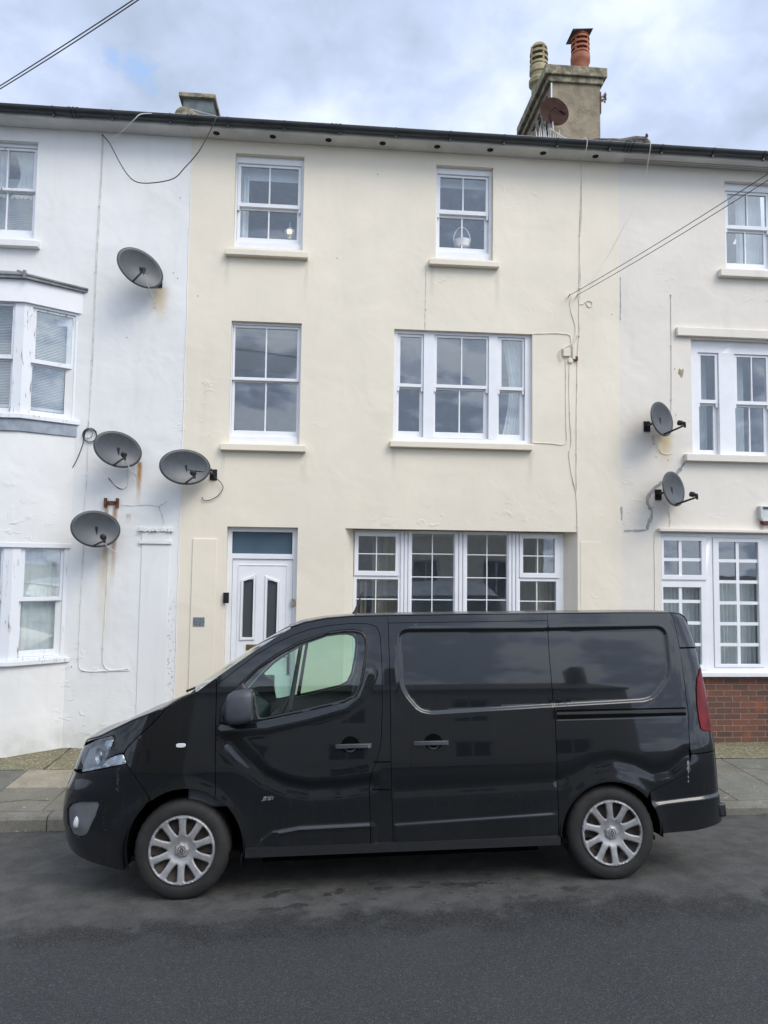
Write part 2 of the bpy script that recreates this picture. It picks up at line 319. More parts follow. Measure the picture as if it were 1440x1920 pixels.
def paint():
    m, nt, b = newmat('black_paint'); tcn = nt.nodes.new('ShaderNodeTexCoord').outputs['Object']
    s = nt.nodes.new('ShaderNodeSeparateXYZ'); nt.links.new(tcn, s.inputs[0])
    d1 = noise(nt, 2.4, 7, .65, tcn); d2 = noise(nt, 26, 5, .7, tcn); d3 = noise(nt, 3.0, 6, .7, tcn, stretch=(6, 1, .6))
    low = mrange(nt, s.outputs[2], .85, .25)
    dust = nm(nt, 'ADD', nm(nt, 'MULTIPLY', low, nm(nt, 'MULTIPLY_ADD', d1, .7, .1)), nm(nt, 'MULTIPLY', mrange(nt, d3, .5, .8), .25), clamp=True)
    dust = nm(nt, 'MULTIPLY', dust, nm(nt, 'MULTIPLY_ADD', d2, .6, .5), clamp=True)
    up = nt.nodes.new('ShaderNodeNewGeometry'); su = nt.nodes.new('ShaderNodeSeparateXYZ'); nt.links.new(up.outputs['Normal'], su.inputs[0])
    dust = nm(nt, 'MAXIMUM', dust, nm(nt, 'MULTIPLY', mrange(nt, su.outputs[2], .25, .95), nm(nt, 'MULTIPLY_ADD', d1, .5, .35)))
    spk = mrange(nt, noise(nt, 130, 2, .5, tcn), .79, .82)
    c = mixc(nt, nm(nt, 'MULTIPLY', dust, .32), (.0050, .0062, .0078), (.062, .065, .068))
    c = mixc(nt, nm(nt, 'MULTIPLY', spk, .35), c, (.30, .30, .28))
    nt.links.new(c, b.inputs['Base Color'])
    nt.links.new(nm(nt, 'MULTIPLY_ADD', dust, .45, .20), b.inputs['Roughness'])
    b.inputs['Coat Weight'].default_value = .95; nt.links.new(nm(nt, 'MULTIPLY_ADD', dust, .25, .03), b.inputs['Coat Roughness'])
    b.inputs['Specular IOR Level'].default_value = .15
    bump(nt, b, noise(nt, 1.1, 2, .5, tcn), .004); return m
M['paint'] = paint()
M['tyre'] = simple('tyre_rubber', (.015, .0145, .014), .75, var=.4, vscale=9, bumpd=.002, bscale=50)
def hubmat():
    m, nt, b = newmat('wheel_trim_silver'); f = noise(nt, 9, 6, .65); f2 = noise(nt, 60, 4, .7)
    c = mixc(nt, mrange(nt, f, .35, .75), (.33, .335, .345), (.22, .21, .205)); c = mixc(nt, nm(nt, 'MULTIPLY', mrange(nt, f2, .55, .75), .5), c, (.14, .12, .10))
    nt.links.new(c, b.inputs['Base Color']); b.inputs['Metallic'].default_value = .35; b.inputs['Roughness'].default_value = .42; return m
M['hub'] = hubmat()
M['steelwheel'] = simple('steel_wheel', (.045, .034, .029), .7, var=.5, vscale=12, metal=.2)
M['liner'] = simple('arch_liner', (.003, .003, .003), .95, spec=.05)
M['mid_grey'] = simple('mid_grey_plastic', (.13, .133, .145), .5, var=.25, vscale=7)
M['chrome'] = simple('chrome', (.55, .56, .58), .18, metal=1., var=.1)
M['reflector'] = simple('reflector', (.45, .47, .5), .22, metal=.9, var=.3, vscale=20)
M['white_lens'] = simple('white_lens', (.62, .64, .66), .25, coat=.5)
M['tail_red'] = simple('tail_red', (.13, .004, .005), .28, var=.5, vscale=9, spec=.3)
M['seat'] = simple('seat_cloth', (.07, .075, .08), .9)
M['dash'] = simple('dash_plastic', (.07, .08, .088), .6)
M['scuff'] = simple('scuff', (.20, .20, .21), .7, var=.5, vscale=60)
M['cowl'] = simple('cowl_black', (.010, .010, .011), .6)
M['lamp_glass'] = None
def emis(name, col, st):
    m, nt, b = newmat(name); b.inputs['Base Color'].default_value = col+(1,); b.inputs['Emission Color'].default_value = col+(1,); b.inputs['Emission Strength'].default_value = st; return m
M['lamp_glow'] = emis('lamp_glow', (1, .72, .32), 1.6)
M['lamp_glass'] = simple('lamp_shade', (.55, .55, .52), .4)
M['basket'] = simple('white_wicker', (.75, .75, .75), .6)
M['fabric_green'] = simple('teal_cloth', (.05, .35, .33), .8)

# ------------------------------------------------------------------ mesh building
class MB:
    def __init__(s): s.v = []; s.f = []; s.mi = []; s.cur = 0
    def add(s, vs, fs):
        o = len(s.v); s.v += [tuple(float(c) for c in p) for p in vs]; s.f += [tuple(i+o for i in f) for f in fs]; s.mi += [s.cur]*len(fs); return s
    def box(s, x0, x1, y0, y1, z0, z1, xf=None):
        vs = [(x, y, z) for x in (x0, x1) for y in (y0, y1) for z in (z0, z1)]
        if xf: vs = [xf(*p) for p in vs]
        return s.add(vs, [(0, 1, 3, 2), (4, 6, 7, 5), (0, 4, 5, 1), (2, 3, 7, 6), (0, 2, 6, 4), (1, 5, 7, 3)])
    def tube(s, pts, r, n=6):
        pts = [Vector(p) for p in pts]; rings = []; prev = None
        for i, p in enumerate(pts):
            d = (pts[min(i+1, len(pts)-1)]-pts[max(i-1, 0)]).normalized()
            a = prev if prev is not None else (Vector((0, 0, 1)) if abs(d.z) < .9 else Vector((1, 0, 0)))
            x = (a-d*a.dot(d)).normalized(); y = d.cross(x); prev = x
            rr = r[i] if isinstance(r, (list, tuple)) else r
            rings.append([p+(x*math.cos(2*math.pi*k/n)+y*math.sin(2*math.pi*k/n))*rr for k in range(n)])
        vs = [v for g in rings for v in g]; fs = []
        for i in range(len(rings)-1):
            for k in range(n): fs.append((i*n+k, i*n+(k+1) % n, (i+1)*n+(k+1) % n, (i+1)*n+k))
        fs.append(tuple(range(n))[::-1]); fs.append(tuple(range((len(rings)-1)*n, len(rings)*n)))
        return s.add(vs, fs)
    def lathe(s, prof, mat4=None, n=32, cap=True, a0=0, a1=2*math.pi):
        vs = []; fs = []; full = abs(a1-a0-2*math.pi) < 1e-6; K = n if full else n+1
        for (r, h) in prof:
            for k in range(K):
                a = a0+(a1-a0)*k/n; p = Vector((r*math.cos(a), r*math.sin(a), h)); vs.append(mat4 @ p if mat4 else p)
        for i in range(len(prof)-1):
            for k in range(n):
                k2 = (k+1) % K if full else k+1
                fs.append((i*K+k, i*K+k2, (i+1)*K+k2, (i+1)*K+k))
        if cap and full:
            if prof[0][0] > 1e-5: fs.append(tuple(range(K))[::-1])
            if prof[-1][0] > 1e-5: fs.append(tuple(range((len(prof)-1)*K, len(prof)*K)))
        return s.add(vs, fs)
    def prism(s, poly, d0, d1, xf):      # poly in (u,v); xf(u,v,d)->xyz
        n = len(poly); vs = [xf(u, v, d0) for u, v in poly]+[xf(u, v, d1) for u, v in poly]
        fs = [tuple(range(n)), tuple(range(2*n-1, n-1, -1))]+[(i, i+n, (i+1) % n+n, (i+1) % n) for i in range(n)]
        return s.add(vs, fs)
    def slab(s, u0, u1, v0, v1, holes, d0, d1, xf=None, sub=None):
        """flat slab in the u-v plane, d0 = front, with rectangular holes (u0,u1,v0,v1)"""
        xf = xf or (lambda u, v, d: (u, d, v))
        us = sorted(set([u0, u1]+[h[0] for h in holes]+[h[1] for h in holes])); vs_ = sorted(set([v0, v1]+[h[2] for h in holes]+[h[3] for h in holes]))
        us = [u for u in us if u0-1e-9 <= u <= u1+1e-9]; vs_ = [v for v in vs_ if v0-1e-9 <= v <= v1+1e-9]
        nu, nv = len(us)-1, len(vs_)-1
        def solid(i, j):
            if i < 0 or j < 0 or i >= nu or j >= nv: return False
            cu, cv = (us[i]+us[i+1])/2, (vs_[j]+vs_[j+1])/2
            return not any(h[0] < cu < h[1] and h[2] < cv < h[3] for h in holes)
        V = []; idx = {}
        def g(i, j, d):
            k = (i, j, d)
            if k not in idx: idx[k] = len(V); V.append(xf(us[i], vs_[j], d1 if d else d0))
            return idx[k]
        Fs = []
        for i in range(nu):
            for j in range(nv):
                if not solid(i, j): continue
                Fs.append((g(i, j, 0), g(i+1, j, 0), g(i+1, j+1, 0), g(i, j+1, 0)))
                Fs.append((g(i, j, 1), g(i, j+1, 1), g(i+1, j+1, 1), g(i+1, j, 1)))
                if not solid(i-1, j): Fs.append((g(i, j, 0), g(i, j+1, 0), g(i, j+1, 1), g(i, j, 1)))
                if not solid(i+1, j): Fs.append((g(i+1, j, 0), g(i+1, j, 1), g(i+1, j+1, 1), g(i+1, j+1, 0)))
                if not solid(i, j-1): Fs.append((g(i, j, 0), g(i, j, 1), g(i+1, j, 1), g(i+1, j, 0)))
                if not solid(i, j+1): Fs.append((g(i, j+1, 0), g(i+1, j+1, 0), g(i+1, j+1, 1), g(i, j+1, 1)))
        return s.add(V, Fs)
    def build(s, name, mat, parent=None, bevel=0., smooth=35, recalc=True, solid=0., label=None):
        me = bpy.data.meshes.new(name); o = bpy.data.objects.new(name, me); COL.objects.link(o)
        off = Vector((0, 0, 0))
        if parent is not None:
            rt = parent
            while rt.parent: rt = rt.parent
            if not rt.get('_local'): off = rt.location
            o.parent = parent
        me.from_pydata([tuple(Vector(v)-off) for v in s.v], [], s.f)
        mats = mat if isinstance(mat, (list, tuple)) else [mat]
        for mm in mats: me.materials.append(M[mm] if isinstance(mm, str) else mm)
        for p, k in zip(me.polygons, s.mi): p.material_index = k
        if recalc:
            bm = bmesh.new(); bm.from_mesh(me); bmesh.ops.remove_doubles(bm, verts=bm.verts, dist=1e-5); bmesh.ops.recalc_face_normals(bm, faces=bm.faces); bm.to_mesh(me); bm.free()
        if smooth:
            me.polygons.foreach_set('use_smooth', [True]*len(me.polygons)); me.set_sharp_from_angle(angle=R_(smooth))
        if solid:
            md = o.modifiers.new('thick', 'SOLIDIFY'); md.thickness = solid; md.offset = -1
        if bevel:
            md = o.modifiers.new('bevel', 'BEVEL'); md.width = bevel; md.segments = 2; md.limit_method = 'ANGLE'; md.angle_limit = R_(40)
        if label: o['label'] = label
        return o
def thing(name, label, cat, loc=(0, 0, 0), group=None):
    o = bpy.data.objects.new(name, None); COL.objects.link(o); o.location = loc; o.empty_display_size = .1
    o['label'] = label; o['category'] = cat
    if group: o['group'] = group
    return o
def tag(o, label, cat, group=None):
    o['label'] = label; o['category'] = cat
    if group: o['group'] = group
    return o
def struct(o): o['kind'] = 'structure'; return o
def smooth_path(pts, n=6):
    pts = [Vector(p) for p in pts]; out = []
    for i in range(len(pts)-1):
        p0 = pts[max(i-1, 0)]; p1 = pts[i]; p2 = pts[i+1]; p3 = pts[min(i+2, len(pts)-1)]
        for k in range(n):
            t = k/n; out.append(.5*((2*p1)+(-p0+p2)*t+(2*p0-5*p1+4*p2-p3)*t*t+(-p0+3*p1-3*p2+p3)*t**3))
    out.append(pts[-1]); return out

# ------------------------------------------------------------------ ground
def road_z(x, y):
    pts = [(-30, -.5), (-16, -.2), (-12.5, .02), (-8.5, .16), (-6, .13), (-4.9, .09), (-4.07, .044), (-3.2, -.06), (-2.2, -.165), (0, -.165)]
    for (a, za), (b, zb) in zip(pts, pts[1:]):
        if a <= y <= b: z = za+(zb-za)*(y-a)/(b-a); break
    else: z = pts[0][1] if y < -30 else pts[-1][1]
    xx = max(-8, min(9, x))
    return z+(xx-.6)*.0035+(xx-.6)*.018*math.exp(-((y+4.07)/1.3)**2)
g = MB(); xs = [-150, -40, -15]+[-9+.5*i for i in range(41)]+[15, 40, 150]; ys = [-150, -60, -30, -16]+[-14+.35*i for i in range(35)]
ys = [y for y in ys if y < -2.1]+[-2.1]
ys.append(40); ys.append(150)
vs = [(x, y, road_z(x, y)-(.0 if y < 0 else .3)) for y in ys for x in xs]
n = len(xs); g.add(vs, [(j*n+i, j*n+i+1, (j+1)*n+i+1, (j+1)*n+i) for j in range(len(ys)-1) for i in range(n-1)])
road = struct(g.build('road', 'asphalt', smooth=60))
def pz(y): return .0+.0205*y
gm = MB(); gm.add([(x, y, pz(y)-.008) for y in (-2.07, .02) for x in (-9, 11)], [(0, 1, 3, 2)])
struct(gm.build('pavement_bed', 'grout'))
# paving slabs laid in courses
ps = MB(); rnd = random.Random(3)
cols = [-2.63+.628*i for i in range(-9, 21)]
for i in range(len(cols)-1):
    x0, x1 = cols[i]+.004, cols[i+1]-.004
    right = cols[i] > -2.7
    rows = [-2.045, -1.39, -.80] if not right else ([-2.045, -1.70, -1.06, -.80] if cols[i] < 1.5 else [-2.045, -1.85, -1.26, -.655])
    for a, b_ in zip(rows, rows[1:]):
        k = rnd.choice([0, 0, 1, 3])
        if abs(cols[i]+3.258) < .1: k = 2 if a > -1.5 else 0
        if cols[i] < -3.4: k = 1
        if cols[i] > 3.8: k = 3 if rnd.random() < .7 else 0
        ps.cur = k; t = rnd.uniform(-.002, .002)
        a2, b2 = a+.004, b_-.004
        v8 = [(x, y, pz(y)+dz+t) for x in (x0, x1) for y in (a2, b2) for dz in (-.04, 0)]
        ps.add(v8, [(0, 1, 3, 2), (4, 6, 7, 5), (0, 4, 5, 1), (2, 3, 7, 6), (0, 2, 6, 4), (1, 5, 7, 3)])
struct(ps.build('pavement', ['slab', 'slab2', 'slab3', 'slab4'], bevel=.003, smooth=0))
vg = MB(); nx = 120
for i in range(nx):
    pass
X0, X1 = -8.9, 10.9; gx = [X0+(X1-X0)*i/nx for i in range(nx+1)]; rows = [0, .25, .5, .75, 1.]
def vy(x, t): e_ = -.80 if x < 1.9 else -.655; return e_+(.02-e_)*t
V = [(x, vy(x, t), pz(vy(x, t))+.004+rnd.uniform(-.003, .004)+(.010*t if t > .7 else 0)) for t in rows for x in gx]
vg.add(V, [(j*(nx+1)+i, j*(nx+1)+i+1, (j+1)*(nx+1)+i+1, (j+1)*(nx+1)+i) for j in range(4) for i in range(nx)])
struct(vg.build('verge_strip', 'verge', smooth=60))
vj = MB()
for i in range(10):
    x = -8.8+1.9*i; V = [(x+t*.02+rnd.uniform(-.006, .006)+e_, vy(x, t), pz(vy(x, t))+.0105+(.010*t if t > .7 else 0)) for e_ in (0, .016) for t in (0, .25, .5, .7, .76, .97)]
    vj.add(V, [(k, k+1, k+7, k+6) for k in range(5)])
for pts_ in ([(-3.4, -1.72), (-3.1, -1.80), (-2.9, -1.74), (-2.66, -1.78)], [(-4.0, -1.95), (-3.6, -1.80), (-3.3, -1.86)], [(4.95, -1.0), (5.3, -1.12), (5.5, -1.3)]):
    for a_, b_ in zip(pts_, pts_[1:]): vj.add([(a_[0], a_[1], pz(a_[1])+.0035), (b_[0], b_[1], pz(b_[1])+.0035), (b_[0], b_[1]-.007, pz(b_[1])+.0035), (a_[0], a_[1]-.007, pz(a_[1])+.0035)], [(0, 1, 2, 3)])
struct(vj.build('pavement_joints', 'grout', recalc=False, smooth=0))
kb = MB(); x = -8.9
while x < 10.8:
    x1 = x+.91; dz = rnd.uniform(-.004, .004)
    if abs(x+2.6) < .5: pass
    zb = road_z(x, -2.2)-.1; zt = pz(-2.1)+dz
    prof = [(-2.205, zb), (-2.195, zt-.03), (-2.175, zt-.006), (-2.15, zt), (-2.053, zt+.002), (-2.053, zb)]
    kb.prism(prof, x+.005, x1-.005, lambda u, v, d: (d, u, v)); x = x1
struct(kb.build('kerb', 'kerb', bevel=.004))
lt = MB()
for i in range(620):
    x = rnd.uniform(-5, 7); y = -2.215-abs(rnd.gauss(0, .035)); s_ = rnd.uniform(.003, .011); z = road_z(x, y)+.002
    a = rnd.uniform(0, 3); lt.add([(x+s_*math.cos(a+q), y+s_*.6*math.sin(a+q), z+.004*(q > 2)) for q in (0, 1.6, 3.1, 4.7)], [(0, 1, 2, 3)])
lt = lt.build('leaf_litter', 'litter', recalc=False, smooth=0); lt['kind'] = 'stuff'; lt['label'] = 'dry crumbs and leaf litter lying in the gutter along the kerb'; lt['category'] = 'litter'
wd = MB()
for i in range(900):
    cl = rnd.choice([4.55, 4.75, 5.0, 5.35, -2.55, -4.0]); x = cl+rnd.gauss(0, .12); y = -2.2-abs(rnd.gauss(0, .012)) if rnd.random() < .6 else rnd.uniform(-.06, -.01)
    z = (road_z(x, y) if y < -2 else pz(y)+.01); h = rnd.uniform(.01, .035); dx = rnd.uniform(-.012, .012); dy = rnd.uniform(-.012, .004)
    wd.add([(x, y, z), (x+.003, y, z), (x+dx, y+dy, z+h)], [(0, 1, 2)])
wd = wd.build('weeds', simple('weed_green', (.06, .085, .02), .8, var=.5), recalc=False, smooth=0); wd['kind'] = 'stuff'; wd['label'] = 'tiny weeds and moss sprouting along kerb and wall foot'; wd['category'] = 'weeds'

# ------------------------------------------------------------------ houses
XB1, XB2 = -1.85, 3.945; XL, XR = -7.2, 9.0; ZE = 7.90
white = thing('white_house', 'white rendered terraced house with peeling bay windows, left of the cream house', 'house', (XL+2, 0, 0), 'terraced houses')
cream = thing('cream_house', 'cream rendered three storey house with white front door behind the van', 'house', (1, 0, 0), 'terraced houses')
stone = thing('stone_coloured_house', 'stone coloured house with red brick plinth and many-paned window, right of the cream house', 'house', (XB2+2, 0, 0), 'terraced houses')
def curtain(x0, x1, z0, z1, y, parent, mat='curtain', folds=9, amp=.018, xf=None, name='curtain', gather=None):
    b = MB(); nu = folds*8; nv = 8 if gather else 2
    def X(u, t): 
        xx = x0+(x1-x0)*u
        if gather: k = 1-gather*math.sin(math.pi*min(1, t*1.0))**1; xx = x1-(x1-xx)*k
        return xx
    V = []
    for j in range(nv+1):
        t = j/nv
        for i in range(nu+1):
            u = i/nu; p = (X(u, t), z1-(z1-z0)*t, y+amp*math.sin(u*folds*2*math.pi+.8*math.sin(t*3+u*9))+amp*.4*math.sin(u*folds*5.1))
            V.append(xf(*p) if xf else (p[0], p[2], p[1]))
    b.add(V, [(j*(nu+1)+i, j*(nu+1)+i+1, (j+1)*(nu+1)+i+1, (j+1)*(nu+1)+i) for j in range(nv) for i in range(nu)])
    return b.build(name, mat, parent, recalc=False)
def sash_window(house, op, yf, cols, sillr=None, trim='upvc', sillmat='cream_sill', bar=.018, horns=True, name='window', label=None, stile=.042, sill_proj=.085):
    """op: opening (x0,x1,z0,z1); cols: dicts up/lo glass rects (x0,x1,z0,z1) in world, bars n"""
    b = MB(); holes = []
    for c in cols:
        U, Lo = c['up'], c['lo']
        hx0 = min(U[0], Lo[0])-stile; hx1 = max(U[1], Lo[1])+stile
        holes.append((hx0, hx1, Lo[2]-.085, U[3]+.035))
    b.slab(op[0], op[1], op[2], op[3], holes, yf, yf+.13)
    fr = b.build(name, trim, house, bevel=.004, label=label)
    for c, h in zip(cols, holes):
        U, Lo = c['up'], c['lo']; mz = (U[2]+Lo[3])/2
        for kind, G, y in (('up', U, yf+.022), ('lo', Lo, yf+.062)):
            z0, z1 = (mz-.012, h[3]-.002) if kind == 'up' else (h[2]+.002, mz+.010)
            xs_ = [G[0]]; nb = c.get('bars', 1)
            hl = []; wd_ = (G[1]-G[0]-nb*bar)/(nb+1)
            for k in range(nb+1): a = G[0]+k*(wd_+bar); hl.append((a, a+wd_, G[2], G[3]))
            s = MB(); s.slab(h[0]+.002, h[1]-.002, z0, z1, hl, y, y+.038)
            if horns and kind == 'up':
                for xx in (h[0]+.004, h[1]-.034):
                    s.prism([(xx, z0-.0005), (xx, z0-.05), (xx+.015, z0-.06), (xx+.03, z0-.05), (xx+.03, z0-.0005)], y+.002, y+.034, lambda u, v, d: (u, d, v))
            s.build('sash', trim, fr, bevel=.003)
            p = MB(); p.box(G[0]-.01, G[1]+.01, y+.016, y+.022, G[2]-.01, G[3]+.01); p.build('pane', 'glass', fr)
    if sillr:
        s = MB(); x0, x1, z0, z1 = sillr
        s.prism([(-sill_proj, z0), (-sill_proj, z1-.006), (yf+.01, z1+.004), (yf+.01, z0)], x0, x1, lambda u, v, d: (d, u, v))
        s.build('sill', sillmat, fr, bevel=.006)
    return fr
def sillrect(xl, xr, yt, yb, y=-.085): r = rect(xl, xr, yt, yb, y); return r
# openings
O1 = rect(439.5, 569, 290, 466.5); O2 = rect(817.3, 924.6, 311.5, 486); O3 = rect(431, 563.5, 603.5, 832); O4 = rect(738, 998.3, 621.5, 829)
OD = rect(420.3, 554.5, 988, 1396); OD = (OD[0], OD[1], -.02, OD[3])
O5 = rect(645, 1083.5, 994, 1290); O5 = (O5[0], O5[1], .62, O5[3])
wl = MB(); wl.slab(XB1, XB2, -.25, ZE+.06, [O1, O2, O3, O4, OD], 0, .28)
# the wide ground-floor opening is splayed, so it is cut separately below
def wall(name, x0, x1, holes, mat, house, splay=None):
    b = MB(); hs = list(holes)
    if splay: hs.append(splay)
    b.slab(x0, x1, -.25, ZE+.06, hs, 0, .28)
    for zf in (2.75, 5.35): b.box(x0+.02, x1-.02, .285, 5.9, zf, zf+.15)
    b.box(x0, x0+.1, .281, 6, -.25, ZE+.04); b.box(x1-.1, x1, .281, 6, -.25, ZE+.04); b.box(x0+.101, x1-.101, 5.9, 6, -.25, ZE+.04)
    w_ = b.build(name, mat, house, smooth=0)
    for z0, z1 in ((.0, 2.74), (2.91, 5.34), (5.51, ZE-.1)): b = MB(); b.box(x0+.11, x1-.11, 2.0, 2.05, z0, z1); b.build('added_bounce_wall', 'bounce_wall_pale' if z0 < 1 else 'bounce_wall', house, smooth=0)  # unseen walls added behind the windows to bounce daylight to the panes
    return w_
SP = .12; YG = .20
O5c = (O5[0], O5[1], O5[2], O5[3])
wall('wall', XB1, XB2, [O1, O2, O3, O4, OD], 'cream_render', cream, O5c)
# splayed jambs and lining of the shop-type opening
for sx, x0 in ((1, O5[0]), (-1, O5[1])):
    jb = MB(); jb.prism([(x0-sx*.0, .003), (x0+sx*SP, YG), (x0+sx*SP, .279), (x0, .279)], O5[2], O5[3]-.001, lambda u, v, d: (u, v, d))
    jb.build('window_reveal', 'cream_sill', cream, smooth=0)
Yf = .07
def R2(a, Y=Yf+.04): return rect(*a, Y)
w1 = sash_window(cream, O1, Yf, [dict(up=R2((452, 559.4, 316, 383.5)), lo=R2((450.3, 557, 397, 448.5), Yf+.08))], sillrect(421.5, 577.5, 468, 479.5))
w2 = sash_window(cream, O2, Yf, [dict(up=R2((825, 910.3, 335.5, 396)), lo=R2((823.5, 907.5, 411, 466.5), Yf+.08))], sillrect(805, 937, 487, 497.5))
w3 = sash_window(cream, O3, .055, [dict(up=R2((441, 557.3, 617.6, 709.5)), lo=R2((439, 556, 717.5, 808)))], sillrect(412.5, 573, 832.5, 845), horns=False, stile=.03)
w4 = sash_window(cream, O4, .055, [dict(up=R2((750, 789.4, 633, 720.5)), lo=R2((747.3, 786.6, 729.5, 808.5)), bars=0), dict(up=R2((818.3, 910.8, 636, 723)), lo=R2((816, 906.6, 732, 811))),
    dict(up=R2((939.3, 978.3, 639.5, 727)), lo=R2((935.3, 974.3, 735.5, 815)), bars=0)], sillrect(731.5, 1000, 829, 840.5), stile=.03)
r = R2((939.3, 978.3, 639.5, 815), .2); curtain(r[0]+.02, r[1]+.05, r[2]-.05, r[3]+.02, .26, w4, folds=5, gather=.35)
r = R2((452, 559, 316, 448), .2); bl = MB(); bl.box(r[0]-.1, r[1]+.1, .24, .25, r[3]-.16, r[3]+.1); bl.build('roller_blind', 'blind', w1)
curtain(r[0]-.08, r[0]+.10, r[2]-.1, r[3]-.1, .24, w1, folds=3)
r = R2((824, 910, 335, 466), .2); bl = MB(); bl.box(r[0]-.1, r[1]+.1, .24, .25, r[3]-.12, r[3]+.1); bl.build('roller_blind', 'blind', w2)
# --- front door
dr = MB(); Yd = .09
TL = rect(435.6, 548.5, 997.5, 1038.5, Yd+.03); LF = rect(432, 546.5, 1048, 1390, Yd+.03)
LFz0 = .03
dr.slab(OD[0], OD[1], .0, OD[3], [TL, (LF[0], LF[1], LFz0, LF[3])], Yd, Yd+.08)
door = dr.build('front_door', 'upvc', cream, bevel=.004, label='white front door with two narrow obscured glass strips')
p = MB(); p.box(TL[0]-.01, TL[1]+.01, Yd+.04, Yd+.047, TL[2]-.01, TL[3]+.01); p.build('fanlight_pane', 'fan', door)
G1 = rect(455.5, 474.5, 1087, 1195, Yd+.03); G2 = rect(500.5, 519.2, 1089, 1197, Yd+.03)
lf = MB(); lf.slab(LF[0]+.003, LF[1]-.003, LFz0+.003, LF[3]-.003, [G1, G2], Yd+.02, Yd+.065)
# raised outer border and arched mouldings round the strips
iw = (LF[0]+.085, LF[1]-.085, LFz0+.1, LF[3]-.085)
lf.slab(iw[0]-.012, iw[1]+.012, iw[2]-.012, iw[3]+.012, [iw], Yd+.012, Yd+.0198)
def arch(gx0, gx1, z0, z1, lean, wdt=.028, d0=Yd+.004, d1=Yd+.0197):
    k = .035*lean
    o = [(gx0-wdt, z0-wdt), (gx1+wdt, z0-wdt), (gx1+wdt, z1+wdt*1.1-k), (gx0-wdt, z1+wdt*1.1+k)]
    i = [(gx0, z0), (gx1, z0), (gx1, z1-k*.6), (gx0, z1+k*.6)]
    for a in range(4):
        c = (a+1) % 4; q = [o[a], o[c], i[c], i[a]]
        lf.prism(q, d0, d1, lambda u, v, d: (u, d, v))
arch(G1[0], G1[1], G1[2], G1[3], -1); arch(G2[0], G2[1], G2[2], G2[3], 1)
leaf = lf.build('door_leaf', 'upvc', door, bevel=.003)
for G in (G1, G2): p = MB(); p.box(G[0]-.005, G[1]+.005, Yd+.035, Yd+.041, G[2]-.005, G[3]+.005); p.build('glass_strip', 'frosted', door)
lb = rect(461, 487, 1208.5, 1219, Yd); p = MB(); p.box(lb[0], lb[1]+.04, Yd+.006, Yd+.0195, lb[2], lb[3]); p.box(lb[0]+.015, lb[1]+.025, Yd+.001, Yd+.0058, lb[2]+.012, lb[3]-.012); p.build('letterbox', 'brass', door, bevel=.003)
hd = rect(538, 543, 1225, 1250, Yd); p = MB(); p.box(hd[0], hd[1], Yd+.004, Yd+.0195, hd[2]-.1, hd[3]); p.tube([(hd[0]+.015, Yd+.004, hd[3]-.04), (hd[0]+.015, Yd-.04, hd[3]-.04), (hd[0]-.10, Yd-.045, hd[3]-.042)], .009); p.build('handle', 'chrome', door)
# --- wide ground floor window
def casement(house, op, yf, name, label, lights, sill=None, sillmat='upvc', mat='upvc'):
    """lights: (outer frame rect or None, glass rect, vertical bar xs, horizontal bar zs, bar width, proud)"""
    b = MB(); holes = []
    for o_, gl, vb, hb, bw, pr in lights: holes.append(o_ if o_ else gl)
    b.slab(op[0], op[1], op[2], op[3], holes, yf, yf+.07)
    fr = b.build(name, mat, house, bevel=.004, label=label)
    pane = MB(); bars = MB()
    for o_, gl, vb, hb, bw, pr in lights:
        if o_:
            s = MB(); s.slab(o_[0]+.003, o_[1]-.003, o_[2]+.003, o_[3]-.003, [gl], yf-pr, yf+.05); s.build('opening_light', mat, fr, bevel=.004)
        yb = yf+.018-(pr if o_ else 0)
        pane.box(gl[0]-.004, gl[1]+.004, yb+.012, yb+.018, gl[2]-.004, gl[3]+.004)
        for i_, vx in enumerate(vb): bars.box(vx-bw/2, vx+bw/2, yb, yb+.010, gl[2], gl[3])
        xs_ = [gl[0]]+[v for v in vb]+[gl[1]]
        for hz_ in hb:
            for a, c in zip(xs_, xs_[1:]):
                a2 = a+(bw/2 if a in vb else 0); c2 = c-(bw/2 if c in vb else 0); bars.box(a2, c2, yb, yb+.010, hz_-bw/2, hz_+bw/2)
    pane.build('pane', 'glass', fr); bars.build('glazing_bars', mat, fr)
    if sill:
        s = MB(); s.prism([(sill[4], sill[2]), (sill[4], sill[3]-.008), (yf+.02, sill[3]), (yf+.02, sill[2])], sill[0], sill[1], lambda u, v, d: (d, u, v)); s.build('sill', sillmat, fr, bevel=.005)
    return fr
def gx(px, y=1070, Y=YG): return at(px, y, Y)[0]
def gz(py, x, Y=YG): return at(x, py, Y)[2]
zb5 = .70
Lt = []
a = rect(664, 747.5, 997, 1080, YG); gl = rect(672, 741.4, 1005.5, 1070.5, YG); Lt.append((a, gl, [gx(705.5)], [gz(1038.5, 706)], .013, .018))
gl = rect(668, 746, 1086, 1200, YG); Lt.append((None, (gl[0], gl[1], zb5, gl[3]), [gx(705.3)], [gz(1123.5, 706), gz(1162, 706)], .013, 0))
gl = rect(772, 850.5, 1001, 1200, YG); Lt.append((None, (gl[0], gl[1], zb5, gl[3]), [gx(810.7)], [gz(q, 811) for q in (1038.6, 1082, 1124.7, 1166)], .013, 0))
gl = rect(875.7, 950.5, 1003, 1200, YG); Lt.append((None, (gl[0], gl[1], zb5, gl[3]), [gx(913.5)], [gz(q, 913) for q in (1040.5, 1083.5, 1125, 1167)], .013, 0))
a = rect(973, 1048.5, 1001, 1084, YG); gl = rect(980.3, 1039.5, 1010, 1074.5, YG); Lt.append((a, gl, [gx(1008)], [gz(1042.5, 1008)], .013, .018))
gl = rect(975, 1043, 1090, 1200, YG); Lt.append((None, (gl[0], gl[1], zb5, gl[3]), [gx(1007.3)], [gz(1127.5, 1008), gz(1165, 1008)], .013, 0))
